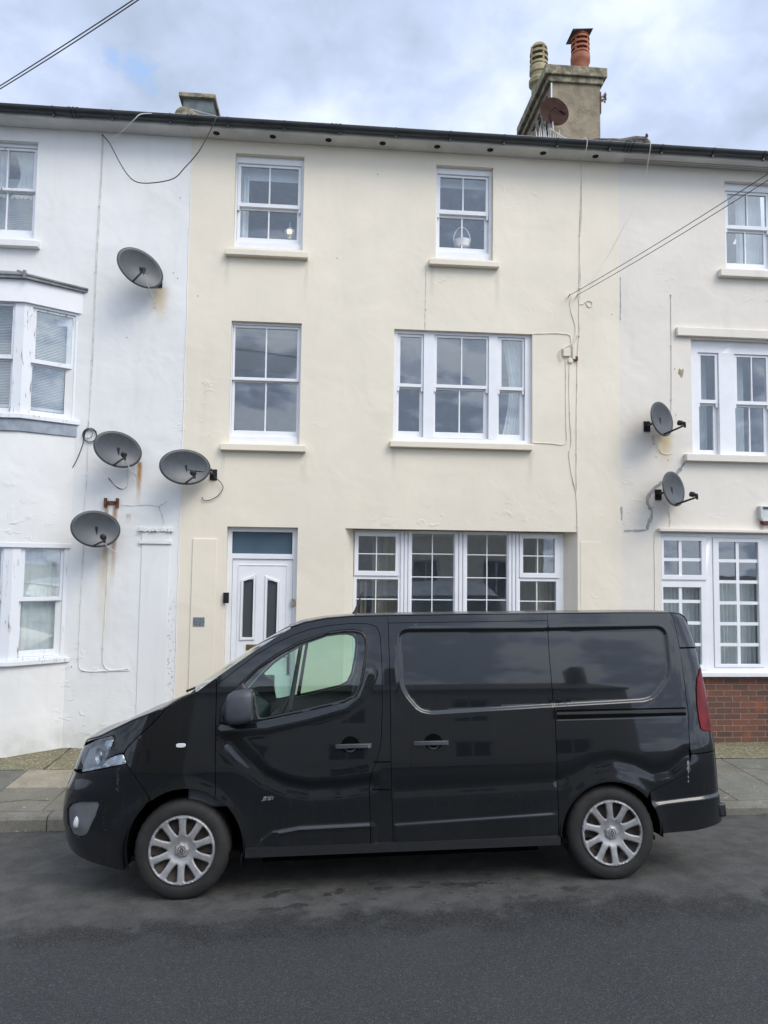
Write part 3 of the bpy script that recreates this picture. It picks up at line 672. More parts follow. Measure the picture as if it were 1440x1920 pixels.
w5 = casement(cream, (O5[0]+SP+.002, O5[1]-SP-.002, .66, O5[3]-.012), YG, 'window', 'wide white ground floor window in four bays with thin glazing bars', Lt, sill=(O5[0]+.02, O5[1]-.02, .60, .66, -.02))
# reeded mullion covers
mu = MB()
for (l_, r_) in ((750, 771), (851.5, 874.5), (952, 973)):
    x0, x1 = gx(l_), gx(r_); wv = (x1-x0)/3
    for k in range(3): mu.box(x0+wv*k+.006, x0+wv*(k+1)-.006, YG-.022, YG-.0005, .70, O5[3]-.03)
mu.build('mullion', 'upvc', w5, bevel=.006)
zt = O5[3]
curtain(gx(700), gx(760), .5, zt-.05, YG+.22, w5, 'brown_curtain', folds=4); curtain(gx(1012), gx(1060), .5, zt-.05, YG+.22, w5, 'brown_curtain', folds=4); curtain(gx(660), gx(690), .5, zt-.7, YG+.25, w5, 'brown_curtain', folds=3)
# raised pilaster panels
pn = MB(); r = rect(356, 402, 1010, 1396, 0); pn.slab(r[0], r[1], .0, r[3], [], -.016, -.0005); pn.build('pilaster', 'cream_render', cream, bevel=.005, smooth=0)
pn = MB(); r = rect(1089, 1128, 1016, 1396, 0); pn.slab(r[0], r[1], .0, r[3], [], -.005, -.0005); pn.build('pilaster', 'cream_render', cream, bevel=.005, smooth=0)
# crack running between the two right-hand windows
for house, pts in ((cream, [(708, 327), (371, 555), (632, 484), (1147, 590), (798, 581)]), (white, [(338, 371), (238, 633), (325, 512), (333, 522), (134, 1250), (290, 578)]), (stone, [(1265, 692), (1267, 778), (1226, 833), (1230, 857), (1253, 863), (1224, 952)])):
    for q_ in pts:
        q = at(*q_); b = MB(); b.lathe([(.007, 0), (.007, .0012), (.003, .0018), (0, .0018)], Matrix.Translation((q[0], -.0008, q[2])) @ Matrix.Rotation(R_(90), 4, 'X'), 10); b.build('fixing_hole', 'rust' if house is stone else 'grout', house)
# ---------------- eaves (soffit, gutter) and roof for each house
def eaves(house, x0, x1, joints, vented=False, first=False):
    s = MB(); s.box(x0+.001, x1-.001, -.235, -.001, ZE-.004, ZE+.014); s.box(x0+.001, x1-.001, -.247, -.236, ZE-.004, ZE+.16)
    so = s.build('soffit', 'soffit', house, smooth=0)
    g = MB(); yc, zc, r0 = -.305, ZE+.085, .056
    prof = [(r0*math.cos(math.pi+math.pi*k/12), r0*1.15*math.sin(math.pi+math.pi*k/12)) for k in range(13)]
    inn = [(p[0]*.93, p[1]*.93) for p in prof[::-1]]
    poly = [(yc+a, zc+b) for a, b in prof+inn]
    g.prism(poly, x0+.001, x1-.001, lambda u, v, d: (d, u, v))
    gu = g.build('gutter', 'gutter', house)
    x = math.ceil(x0/.72)*.72+.1
    while x < x1-.1:
        b = MB(); pp = [(yc+1.14*a, zc+1.14*c) for a, c in prof]; qq = [(yc+1.04*a, zc+1.04*c) for a, c in prof[::-1]]
        b.prism(pp+qq, x-.012, x+.012, lambda u, v, d: (d, u, v)); b.box(x-.012, x+.012, yc+.058, -.248, zc-.05, zc+.0); b.box(x-.010, x+.010, yc-.012, yc+.012, zc-.105, zc-.066)
        b.build('gutter_bracket', 'gutter', gu); x += .72
    for xj in joints:
        b = MB(); pp = [(yc+1.2*a, zc+1.2*c) for a, c in prof]; qq = [(yc+1.05*a, zc+1.05*c) for a, c in prof[::-1]]
        for k in (-.05, .0, .05): b.prism(pp+qq, xj+k-.014, xj+k+.014, lambda u, v, d: (d, u, v))
        b.build('gutter_joint', 'gutter', gu)
    rf = MB(); pitch = math.tan(R_(24))
    nrow = 22
    for k in range(nrow):   # courses of slate, each lapping the one below
        y0 = -.29+k*.22; z0 = ZE+.115+k*.22*pitch
        rf.add([(x0, y0, z0), (x1, y0, z0), (x1, y0+.26, z0+.26*pitch-.012), (x0, y0+.26, z0+.26*pitch-.012), (x0, y0, z0-.012), (x1, y0, z0-.012)], [(0, 1, 2, 3), (0, 4, 5, 1)])
    yr = -.29+nrow*.22; zr = ZE+.115+nrow*.22*pitch
    rf.add([(x0, yr, zr), (x1, yr, zr), (x1, yr+5, ZE-.6), (x0, yr+5, ZE-.6)], [(0, 1, 2, 3)])
    rf.build('roof', 'slate', house, recalc=False, smooth=0)
    return so
so_w = eaves(white, XL, XB1, [at(140, 215, -.3)[0]])
so_c = eaves(cream, XB1, XB2, [XB1+.06, at(630, 245, -.3)[0]])
so_s = eaves(stone, XB2, XR, [XB2+.02])
for px, py in ((407, 254), (512, 260), (616, 266.5), (717, 272), (819, 278), (918, 284), (1017, 289.5), (1115, 295.5)):
    # round soffit vents
    d = ray(px, py); t = (ZE-.004-CP[2])/d[2]; q = CP+t*d
    b = MB(); b.lathe([(0, -.0075), (.030, -.0075), (.032, -.003), (.042, -.004), (.043, .0)], Matrix.Translation((q[0], -.14, ZE-.0045)), 20); b.build('soffit_vent', 'dark_hole', so_c)
# perforated vent strip on the right hand soffit
b = MB()
for i in range(170):
    for j in range(3):
        x = XB2+.05+i*.03+(j % 2)*.015; 
        if x > XR-.1: continue
        b.add([(x-.008, -.02-j*.045, ZE-.0048), (x+.008, -.02-j*.045, ZE-.0048), (x+.008, -.045-j*.045, ZE-.0048), (x-.008, -.045-j*.045, ZE-.0048)], [(0, 1, 2, 3)])
b.build('vent_strip', 'dark_hole', so_s, recalc=False, smooth=0)
# ---------------- white house: wall, top window, bay
OW = rect(-70, 67.5, 262, 444, 0)
BX = [at(132, 1018)[0], -3.72]   # bay: right end on the wall, front corner
BD = -.35; BXL = BX[1]-1.65; BXE = BXL-(BX[0]-BX[1])
wz = lambda py, px=80: at(px, py)[2]
wall('wall', XL, XB1, [OW, (BXE+.15, BX[0]-.15, .9, 2.3), (BXE+.15, BX[0]-.15, 4.1, 5.3)], 'white_render', white)
ww = sash_window(white, OW, .07, [dict(up=rect(-34, 64.5, 283, 353, .11), lo=rect(-36, 61.5, 362, 431, .14), bars=1)], sillrect(-75, 71, 446, 459), trim='peeling', sillmat='white_trim', horns=False)
r = rect(-34, 64, 283, 431, .2); b = MB()
for k in range(40):
    z = r[2]-.06+k*.024
    if z < r[3]-.35: b.box(r[0]-.05, r[1]+.06, .26, .285, z, z+.004, lambda x, y, z: (x, y, z-(y-.27)*.5))
b.build('slatted_blind', 'blind', ww)
curtain(r[0]+(r[1]-r[0])*.52, r[1]+.06, r[3]-.62, r[3]+.05, .24, ww, folds=6, gather=.3); curtain(r[0]-.06, r[0]+(r[1]-r[0])*.46, r[3]-.62, r[3]+.05, .24, ww, folds=6)
# bay geometry helpers
pr0 = np.array([BX[0], 0, 0]); pr1 = np.array([BX[1], BD, 0]); du = (pr0-pr1)/np.linalg.norm(pr0-pr1); LA = np.linalg.norm(pr0-pr1); nA = np.array([du[1], -du[0], 0])  # outward
if nA[1] > 0: nA = -nA
def xA(u, v, d): q = pr1+du*u-nA*d; return (q[0], q[1], v)        # d positive = inward
def xF(u, v, d): return (u, BD+d, v)
prL0 = np.array([BXL, BD, 0]); prL1 = np.array([BXE, 0, 0]); duL = (prL0-prL1)/np.linalg.norm(prL0-prL1); nL = np.array([duL[1], -duL[0], 0]); nL = -nL if nL[1] > 0 else nL
def xL(u, v, d): q = prL1+duL*u-nL*d; return (q[0], q[1], v)
def uA(px, py, d=0):
    q = atp(px, py, pr1-nA*d, nA); return np.dot((q-pr1)[:2], du[:2]), q[2]
def bayband(b, z0, z1, off=0., thick=.1):
    a = [np.array([BXE-off*1.2, 0.]), np.array([BXL-off*.45, BD-off]), np.array([BX[1]+off*.45, BD-off]), np.array([BX[0]+off*1.2, 0.])]
    poly = [tuple(p) for p in a]
    b.prism(poly, z0, z1, lambda u, v, d: (u, v, d))
zs = dict(gs=uA(80, 1241)[1], gh=uA(80, 1016)[1]-.01, ap0=at(90, 815, -.1)[2], ap1=at(90, 790, -.2)[2], fh=uA(100, 580)[1]-.02, rf=uA(100, 540)[1])
bz = {}
bz['sillG'] = uA(75, 1245)[1]; bz['sillGt'] = uA(75, 1236)[1]; bz['headG'] = uA(75, 1018)[1]
bz['apb'] = uA(95, 815)[1]; bz['apt'] = uA(95, 792)[1]; bz['sillFt'] = uA(95, 783)[1]; bz['headF'] = uA(100, 578)[1]; bz['roofb'] = uA(100, 537)[1]
for z0_, z1_ in ((-.25, bz['sillG']), (bz['headG'], bz['apb'])): b = MB(); bayband(b, z0_, z1_); b.build('bay_wall', 'white_render', white, smooth=50)
b = MB(); bayband(b, bz['apb']+.001, bz['apt'], .022); b.build('lead_apron', 'lead_blue', white, smooth=50, bevel=.006)
b = MB(); bayband(b, bz['headF'], bz['roofb'], .025); b.build('fascia_board', 'upvc', white, smooth=50)
b = MB(); bayband(b, bz['roofb']+.001, bz['roofb']+.045, .07); 
# shallow lead roof rising to the wall with rolled hips
zr = bz['roofb']+.045; e1, e2 = (BX[1]+.03, BD-.07), (BX[0]+.085, 0)
V = [(BXE-.085, 0, zr), (BXL-.03, BD-.07, zr), (e1[0], e1[1], zr), (e2[0], 0, zr), (BXL+.25, 0, zr+.20), (BX[1]-.25, 0, zr+.20)]
b.add(V, [(0, 1, 4), (1, 2, 5, 4), (2, 3, 5)]); b.tube([V[2], V[5]], .022); b.tube([V[1], V[4]], .022); b.tube([V[3], V[2], V[1], V[0]], .017)
b.tube([(V[2][0]-.02, V[2][1]-.01, zr-.05), (V[2][0]-.02, V[2][1]-.01, zr+.045)], .022)
b.build('bay_roof', 'lead', white, recalc=False)
for nm_, zt_, zb_, pr_ in (('F', bz['sillFt'], bz['apt'], .05), ('G', bz['sillGt'], bz['sillG'], .045)):
    b = MB(); bayband(b, zb_+.001, zt_, pr_); b.build('bay_sill', 'peeling', white, bevel=.006)
b = MB(); bayband(b, bz['headG']-.06, bz['headG']-.001, .012); b.build('bay_head', 'peeling', white, bevel=.004)
def bay_window(up, lo, zlo, zhi, face, fl, label, blind):
    # up / lo are glass rects (u0,u1,z0,z1) on this face
    U0, U1 = fl; b = MB(); st = .035
    h = (min(up[0], lo[0])-st, max(up[1], lo[1])+st, lo[2]-.075, up[3]+.03)
    b.slab(U0, U1, zlo+.001, zhi-.001, [h], .012, .12, face)
    fr = b.build('window', 'peeling', white, bevel=.004, label=label)
    mz = (up[2]+lo[3])/2
    for k, G, y in (('u', up, .035), ('l', lo, .078)):
        z0, z1 = (mz-.018, h[3]-.002) if k == 'u' else (h[2]+.002, mz+.016)
        s = MB(); s.slab(h[0]+.002, h[1]-.002, z0, z1, [G], y, y+.038, face); s.build('sash', 'peeling', fr, bevel=.003)
        p = MB(); p.slab(G[0]-.01, G[1]+.01, G[2]-.01, G[3]+.01, [], y+.018, y+.024, face); p.build('pane', 'glass', fr)
    if blind:
        s = MB(); z = lo[2]+.06
        while z < up[3]+.05:
            s.add([face(h[0], z-.008, .142), face(h[1], z-.008, .142), face(h[1], z+.008, .160), face(h[0], z+.008, .160)], [(0, 1, 2, 3)]); z += .0195
        s.slab(h[0], h[1], lo[2]+.02, lo[2]+.05, [], .14, .165, face); s.build('slatted_blind', 'blind', fr, recalc=False, smooth=0)
    else:
        curtain(h[0]+.01, h[1]-.02, lo[2]-.03, up[3]+.03, .15, fr, folds=6, amp=.01, xf=lambda u, v, d: face(u, v, d), name='net_curtain')
    return fr
def gA(c4, d):   # four corner pixels tl,tr,br,bl -> rect on the angled face
    q = [uA(*c, d) for c in c4]; return ((q[0][0]+q[3][0])/2, (q[1][0]+q[2][0])/2, (q[2][1]+q[3][1])/2, (q[0][1]+q[1][1])/2)
post = .05
FAu = gA([(68.5, 582), (135.5, 597.5), (133, 683), (65.5, 674.5)], .05); FAl = gA([(60.5, 685), (129.5, 696), (124, 779), (57, 768)], .09)
GAu = gA([(47, 1029.5), (113.7, 1030.5), (110.8, 1119), (43.5, 1119)], .05); GAl = gA([(38.5, 1128.5), (105.7, 1128.5), (103.5, 1216), (35.5, 1221)], .09)
bay_window(FAu, FAl, bz['sillFt'], bz['headF'], xA, (0.0, LA-.002), 'angled first floor bay window with slatted blind and peeling paint', True)
bay_window(GAu, GAl, bz['sillGt'], bz['headG']-.06, xA, (0.0, LA-.002), 'angled ground floor bay window with patterned net curtain', False)
def fF(xr, yt, yb, d): q = at(xr, (yt+yb)/2, BD+d); return (BXL+.16, q[0], at(10, yb, BD+d)[2], at(10, yt, BD+d)[2])
bay_window(fF(23.5, 574, 665, .05), fF(19.5, 677, 765, .09), bz['sillFt'], bz['headF'], xF, (BXL+.0, BX[1]-.0005), 'front first floor bay window with slatted blind, cut by the photo edge', True)
bay_window(fF(2.0, 1023, 1118, .05), fF(-2, 1128, 1221, .09), bz['sillGt'], bz['headG']-.06, xF, (BXL+.0, BX[1]-.0005), 'front ground floor bay window, mostly beyond the photo edge', False)
for zlo, zhi in ((bz['sillFt'], bz['headF']), (bz['sillGt'], bz['headG']-.06)):
    b = MB(); b.slab(.0, LA-.002, zlo+.001, zhi-.001, [], .012, .12, xL); b.build('bay_side_panel', 'peeling', white)
# white pilaster strip with broken capital
b = MB(); r = rect(262, 313, 1020, 1396, 0); b.box(r[0]-.015, r[1], -.014, -.0005, -.02, r[3]); b.box(r[0]-.045, r[1]+.02, -.035, -.0006, r[3]+.001, r[3]+.045)
b.box(r[0]-.02, r[1]-.005, -.02, -.0007, r[3]+.046, r[3]+.15)
b.build('pilaster', 'white_trim', white, bevel=.004, smooth=0)
b = MB(); rr = random.Random(5); x0c, x1c = r[0]-.06, r[1]+.03; n_ = 26; zc0 = r[3]+.152
for i in range(n_):
    xa = x0c+(x1c-x0c)*i/n_; xb = x0c+(x1c-x0c)*(i+1)/n_
    b.box(xa, xb+.0, -.03-rr.uniform(0, .025), -.0008, zc0+rr.uniform(0, .012), zc0+.05+rr.uniform(-.02, .012))
b.build('broken_capital', 'white_trim', white, smooth=0)
# rough join strip between white and cream paint
b = MB(); zz_ = -.1; jx = 0
pts = []
while zz_ < ZE-.02: pts.append((XB1+.004+rr.uniform(-.008, .008), -.002, zz_)); zz_ += .12
b.tube(pts, [.004+rr.uniform(0, .004) for _ in pts], 5); b.build('paint_edge', 'white_trim', white)
# ---------------- stone coloured house
OS1 = rect(1360, 1500, 343, 508); OS2 = rect(1297, 1560, 640, 855); OS3 = rect(1241, 1640, 1001, 1268); 
OS3 = (OS3[0], OS3[1], at(1380, 1268)[2], at(1340, 1000)[2])
wall('wall', XB2, XR, [OS1, OS2, (OS3[0], OS3[1], -.2, OS3[3])], 'stone_render', stone)
b = MB(); b.box(OS3[0], OS3[1], .03, .25, -.25, OS3[2]-.001); b.build('brick_plinth', 'brick', stone, smooth=0)
def RS(a, Y=.11): return rect(*a, Y)
ws1 = sash_window(stone, OS1, .07, [dict(up=RS((1363.5, 1435, 366.5, 424.5)), lo=RS((1362, 1431, 437, 495), .14))], sillrect(1352, 1510, 506, 520), sillmat='stone_sill')
r = RS((1363, 1435, 366, 495), .2); curtain(r[0]+.2, r[1], r[2]-.05, r[3]+.05, .3, ws1, folds=8)
up2 = dict(up=RS((1380.5, 1435.5, 671, 753)), lo=RS((1379, 1431.5, 764, 847.5), .14)); up1 = dict(up=RS((1313, 1339.5, 667.5, 750)), lo=RS((1311, 1337, 761, 844), .14), bars=0)
up3 = dict(up=RS((1480, 1508, 676, 757)), lo=RS((1480, 1508, 769, 852), .14), bars=0)
ws2 = sash_window(stone, OS2, .07, [up1, up2, up3], sillrect(1288, 1570, 853.5, 867), sillmat='stone_sill')
for a_ in ((1312, 1330), (1378, 1400)):
    r = RS((a_[0], a_[1], 668, 847), .25); curtain(r[0], r[1], r[2]-.05, r[3]+.05, .34, ws2, folds=5)
r = rect(1270, 1580, 619, 635, -.05); b = MB(); b.box(r[0], r[1], -.055, -.0005, r[2], r[3]); b.build('lintel_moulding', 'stone_sill', stone, bevel=.008)
r = rect(1237, 1650, 994.5, 999.5, -.06); b = MB(); b.box(r[0], r[1], -.07, -.0005, r[2], r[3]+.005); b.build('hood_moulding', 'stone_sill', stone, bevel=.006)
def q3(xl, xr, yt, yb): return rect(xl, xr, yt, yb, .06)
Lq = []; xv = .06
def cx(px, py=1120): return at(px, py, xv)[0]
def cz(py, px): return at(px, py, xv)[2]
g_ = q3(1243, 1313, 1014, 1078); Lq.append(((OS3[0]+.012, cx(1322.5, 1045), cz(1087.5, 1280), cz(1005.5, 1280)), g_, [cx(1274.5, 1045)], [cz(1049.3, 1280)], .043, .018))
g_ = q3(1243, 1314, 1101, 1246); Lq.append(((OS3[0]+.012, cx(1324), cz(1256, 1280), cz(1091, 1280)), g_, [cx(1275.5)], [cz(q, 1280) for q in (1127.5, 1168, 1208.5)], .043, .010))
g_ = q3(1347.5, 1421.5, 1016.5, 1245); Lq.append(((cx(1336), cx(1429), cz(1251, 1385), cz(1009, 1385)), g_, [cx(1383.3)], [cz(q, 1385) for q in (1051.7, 1091, 1130.5, 1169.5, 1208.7)], .043, .012))
g_ = q3(1468, 1530, 1018, 1245); Lq.append((None, g_, [cx(1499)], [cz(q, 1499) for q in (1052.7, 1092, 1131.5, 1170.5, 1209.7)], .043, .0))
ws3 = casement(stone, (OS3[0]+.002, OS3[1]-.002, OS3[2], OS3[3]-.004), .045, 'window', 'white ground floor window of small square panes above brickwork', Lq, sill=(OS3[0]-.0, OS3[1], OS3[2], OS3[2]+.065, -.06))
curtain(cx(1346), cx(1427), cz(1250, 1385), cz(1091, 1385)-.01, .22, ws3, folds=11); curtain(cx(1240), cx(1320), cz(1250, 1280), cz(1096, 1280), .22, ws3, folds=11); curtain(cx(1238), cx(1262), cz(1080, 1250), cz(1010, 1250), .26, ws3, 'brown_curtain', folds=5)
# crack repair and bare patch on the stone coloured wall
def strip(name, pix, wpx, mat, parent, y=-.0045, jitter=.6, seed=1):
    rr = random.Random(seed); P_ = [at(*p, 0) for p in pix]; dense = []
    for a, c in zip(P_, P_[1:]):
        k = max(2, int(np.linalg.norm(c-a)/.035))
        for i in range(k): dense.append(a+(c-a)*i/k)
    dense.append(P_[-1]); b = MB(); prev = None; Lf = []; Rt = []
    for i, p in enumerate(dense):
        d = dense[min(i+1, len(dense)-1)]-dense[max(i-1, 0)]; d = d/np.linalg.norm(d); nrm = np.array([-d[2], 0, d[0]])
        w_ = wpx/150/2*(1+rr.uniform(-jitter, jitter)); off = nrm*rr.uniform(-.3, .3)*w_
        Lf.append(p+nrm*w_+off); Rt.append(p-nrm*w_+off)
    poly = Lf+Rt[::-1]; n = len(Lf)
    V = [(q[0], y, q[2]) for q in Lf]+[(q[0], y, q[2]) for q in Rt]+[(q[0], -.0003, q[2]) for q in Lf]+[(q[0], -.0003, q[2]) for q in Rt]
    fs = []
    for i in range(n-1): fs += [(i, i+1, n+i+1, n+i), (i, 2*n+i, 2*n+i+1, i+1), (n+i, n+i+1, 3*n+i+1, 3*n+i)]
    b.add(V, fs); return b.build(name, mat, parent, smooth=0)
strip('crack_filler', [(1284, 868), (1272, 884), (1262, 900), (1240, 906), (1226, 916), (1214, 932), (1214, 944), (1222, 957), (1222, 970), (1216, 982), (1213, 993)], 5.5, 'filler', stone, seed=4)
strip('crack_filler', [(1170, 996), (1190, 995), (1212, 994)], 3.5, 'filler', stone, seed=5)
strip('crack_filler', [(1163, 520), (1163.5, 560), (1163, 600)], 1.2, 'filler', stone, seed=6); strip('crack_filler', [(1165.5, 950), (1166, 975)], 4, 'filler', stone, seed=7)
strip('bare_patch', [(1272, 697), (1276, 698), (1281, 699)], 14, 'mortar_patch', stone, jitter=.35, seed=8)
strip('hairline_crack', [(797.5, 498), (798.5, 530), (797, 570), (796.5, 618)], .8, 'filler', cream, y=-.002, seed=9)
strip('hairline_crack', [(228, 948), (250, 949), (275, 947), (298, 950), (303, 965), (308, 983)], .9, 'filler', white, y=-.002, seed=10)
strip('hairline_crack', [(298, 950), (306, 945), (313, 940)], .8, 'filler', white, y=-.002, seed=11)
# ---------------- chimneys
def pot(kind, x, y, z, h, r, house, cap=False):
    b = MB(); T = Matrix.Translation((x, y, z))
    if kind == 'terracotta':
        b.lathe([(r*.9, 0), (r*.92, h*.34), (r*1.06, h*.38), (r*1.08, h*.50), (r*.98, h*.54)], T, 28)
        b.lathe([(r*.5, h*.5), (r*.5, h*.95)], T, 16)
        for k in range(4): z0 = h*(.54+.11*k); b.lathe([(r*.66, z0+.02), (r*1.02, z0+.012), (r*1.0, z0+.048), (r*.66, z0+.052)], T, 28, cap=False)
        for k in range(4): a = k*math.pi/2-.9; b.tube([(x+r*.88*math.cos(a), y+r*.88*math.sin(a), z+h*.52), (x+r*.88*math.cos(a), y+r*.88*math.sin(a), z+h*.97)], .018, 6)
        b.lathe([(r*.66, h*.955), (r*1.0, h*.95), (r*.96, h), (r*.4, h)], T, 28)
    else:
        b.lathe([(r*.86, 0), (r*.9, h*.34), (r*1.18, h*.37), (r*1.20, h*.43), (r*.95, h*.47), (r*.98, h*.52), (r*1.12, h*.54), (r*1.1, h*.62), (r*.95, h*.66)], T, 28)
        b.lathe([(r*.45, h*.6), (r*.45, h*.9)], T, 16)
        for k in range(3): z0 = h*(.66+.085*k); b.lathe([(r*.66, z0+.02), (r*1.08, z0+.0), (r*1.05, z0+.045), (r*.66, z0+.055)], T, 28, cap=False)
        for k in range(4): a = k*math.pi/2-1.3; b.tube([(x+r*.95*math.cos(a), y+r*.95*math.sin(a), z+h*.64), (x+r*.95*math.cos(a), y+r*.95*math.sin(a), z+h*.93)], .022, 6)
        b.lathe([(r*1.0, h*.915), (r*.97, h*.94), (r*.72, h*.985), (r*.3, h*1.0), (0.0, h*1.0)], T, 28)
    o = b.build('chimney_pot', kind if kind == 'terracotta' else 'buff_clay', house, label='terracotta chimney pot with louvred head' if kind == 'terracotta' else 'tall buff chimney pot with domed louvred head')
    return o
cz0 = 8.0
c1 = MB(); c1.box(3.405, 4.20, 1.25, 2.75, cz0, 9.93)
chim = c1.build('chimney', 'chim_render', cream, smooth=0, label='large rendered chimney stack with terracotta and buff pots')
b = MB(); b.box(3.350, 4.245, 1.215, 2.80, 9.905, 10.00); b.box(3.293, 4.295, 1.175, 2.85, 10.001, 10.155); b.build('chimney_cap', 'lichen', chim, bevel=.012, smooth=0)
b = MB(); rr = random.Random(8)
for i in range(90):
    y = rr.uniform(1.3, 2.7); z = rr.uniform(8.1, 9.8); s_ = rr.uniform(.03, .07); b.box(3.405-rr.uniform(.01, .03), 3.4045, y, y+s_*1.5, z, z+s_)
b.build('rubble_facing', 'rubble', chim, smooth=0, bevel=.006)
pot('terracotta', 3.975, 1.5, 10.156, .74, .145, chim); pot('buff', 3.535, 2.30, 10.156, 1.17, .145, chim)
b = MB(); b.box(-.16, .17, -.17, .17, 0, .012, lambda x, y, z: (3.955+x, 1.5+y, 10.91+z+.10*x+.2*abs(y)*-.6)); b.build('slate_cap', 'slate', chim, smooth=0)
b = MB(); a0_ = at(1029, 150, 1.2)
b.box(3.40, 3.418, 1.225, 1.2495, 9.35, 9.88); b.build('white_strip', 'white_trim', chim)
b = MB()
for i in range(7):
    a = (4.203, 1.3, 9.68+rr.uniform(-.05, .03)); b.tube(smooth_path([a, (4.25, 1.27, a[2]+rr.uniform(-.05, .1)), (4.29+rr.uniform(-.01, .03), 1.25, a[2]+rr.uniform(-.08, .16)), (4.26, 1.22, a[2]+rr.uniform(-.1, .1))], 4), .006, 5)
b.box(4.2005, 4.215, 1.24, 1.36, 9.45, 9.8)
tag(b.build('aerial_bracket', 'rust'), 'rusty twisted bracket on the right side of the tall chimney', 'bracket')
b = MB(); b.box(-2.16, -1.735, .85, 1.75, 8.1, 8.99); 
chs = b.build('chimney', 'chim_grey', white, smooth=0, label='small squat grey chimney without pots')
b = MB(); b.box(-2.218, -1.698, .80, 1.85, 8.991, 9.055); b.build('chimney_cap', 'lichen', chs, bevel=.008, smooth=0)
# half round ridge tiles running up the party walls
def ridge(house, x, r, y0, y1, label, tilt=0, mat='lichen'):
    b = MB(); pit = math.tan(R_(24)); z0 = ZE+.14+(y0+.29)*pit; n = 12; V = []
    segs = int((y1-y0)/.4)
    for k in range(segs+1):
        y = y0+k*.4; z = z0+k*.4*pit
        for e_ in (0, .385):
            V += [(x+(r+.008*(e_ > 0))*math.cos(math.pi*i/n), y+e_, z+e_*pit+(r+.008*(e_ > 0))*math.sin(math.pi*i/n)) for i in range(n+1)]
    m_ = n+1; fs = [(j*m_+i, j*m_+i+1, (j+1)*m_+i+1, (j+1)*m_+i) for j in range(2*segs+1) for i in range(n)]
    fs.append(tuple(range(m_))); b.add(V, fs); return b.build('ridge_tile', mat, house, recalc=True, label=label)
ridge(cream, -1.93, .13, -.12, .55, 'mossy half round tile end above the party wall')
b = MB(); V = []; rp = [(3.35, 8.16, .05), (3.7, 8.19, .06), (4.0, 8.20, .065), (4.2, 8.245, .07), (4.33, 8.25, .065), (4.40, 8.21, .045)]
b.tube([(x, .02, z) for x, z, r in rp], [r for x, z, r in rp], 8); b.tube([(4.30, 0, 8.24), (4.36, -.02, 8.31), (4.34, -.03, 8.33)], .02, 6)
b.build('lead_flashing', 'rubble', cream)
# ------------------------------------------------------------------ things fixed to the walls
def dish(px, py, az, tilt, w_, h_, roll, label, off=.30, mat='dish', cab=None, armlen=.36, bracket_dir=1, lz=-.17):
    c = at(px, py, -off); T = Matrix.Translation(c) @ Matrix.Rotation(az, 4, 'Z') @ Matrix.Rotation(tilt, 4, 'X') @ Matrix.Rotation(roll, 4, 'Y')
    root = thing('satellite_dish', label, 'satellite dish', tuple(c), 'satellite dishes')
    b = MB(); nr, na = 10, 48; V = [T @ Vector((0, .055, 0))]; fs = []
    for i in range(1, nr+1):
        t = i/nr
        for k in range(na):
            a = 2*math.pi*k/na; sx = w_/2*t*math.cos(a); sz = h_/2*t*math.sin(a)*(1 if math.sin(a) > 0 else 1.04)
            V.append(T @ Vector((sx, .055*(1-t*t), sz)))
    for k in range(na): fs.append((0, 1+k, 1+(k+1) % na))
    for i in range(nr-1):
        for k in range(na): a_ = 1+i*na+k; b_ = 1+i*na+(k+1) % na; fs.append((a_, a_+na, b_+na, b_))
    b.add(V, fs); d = b.build('reflector', mat, root, solid=.008, recalc=True, smooth=60)
    b = MB(); b.tube([T @ Vector(((w_/2+.002)*math.cos(2*math.pi*k/48), .004, (h_/2+.002)*math.sin(2*math.pi*k/48)*(1 if k < 24 else 1.04))) for k in range(49)], .008, 6); b.build('rim', 'grey_plastic' if mat == 'dish' else mat, root)
    b = MB(); s0 = T @ Vector((0, .02, -h_/2*.98)); s1 = T @ Vector((0, -armlen, lz-.015)); b.tube([T @ Vector((0, .05, -h_*.3)), s0, s0.lerp(s1, .5), s1], [.012, .014, .013, .011], 8); b.build('feed_arm', 'black_plastic', root)
    b = MB(); s2 = T @ Vector((0, -armlen-.01, lz+.01)); s3 = T @ Vector((0, -armlen+.075, lz+.04)); b.tube([s2, s2.lerp(s3, .45), s2.lerp(s3, .5), s3], [.022, .024, .034, .034], 12); b.tube([s2, s2+Vector((0, 0, -.055))], .014, 8)
    b.build('receiver_head', 'black_plastic', root)
    b = MB(); bk = T @ Vector((0, .065, -.02)); wlp = Vector((c[0]+bracket_dir*.10, -.012, c[2]-.06)); kn = Vector((c[0]+bracket_dir*.10, bk.y+.10, c[2]-.05))
    b.tube([bk, kn, wlp], .016, 8); b.box(wlp.x-.045, wlp.x+.045, -.012, -.0008, wlp.z-.07, wlp.z+.07); b.box(bk.x-.04, bk.x+.04, bk.y-.01, bk.y+.03, bk.z-.05, bk.z+.05)
    b.build('wall_bracket', 'black_plastic' if mat == 'dish' else 'rust', root)
    if cab:
        b = MB()
        for k in range(cab):
            e_ = Vector((s2.x+.012*(k-cab/2), -.02, s2.z-.16-.03*k)); b.tube(smooth_path([s2+Vector((.006*k-.01, 0, -.05)), s2.lerp(e_, .3)+Vector((0, 0, -.05)), e_], 5), .0035, 5)
        b.build('feed_cable', 'cable_pale', root)
    return root
AZ = R_(33)
dish(263.5, 502, R_(33), R_(-4), .585, .44, R_(24), 'grey satellite dish high on the white wall, tilted, alone below the drooping cable', cab=2, bracket_dir=1.6, lz=-.22)
dish(221.5, 842, R_(33), R_(-5), .575, .42, R_(12), 'grey satellite dish on the white wall beside the coiled cable', cab=4, bracket_dir=1)
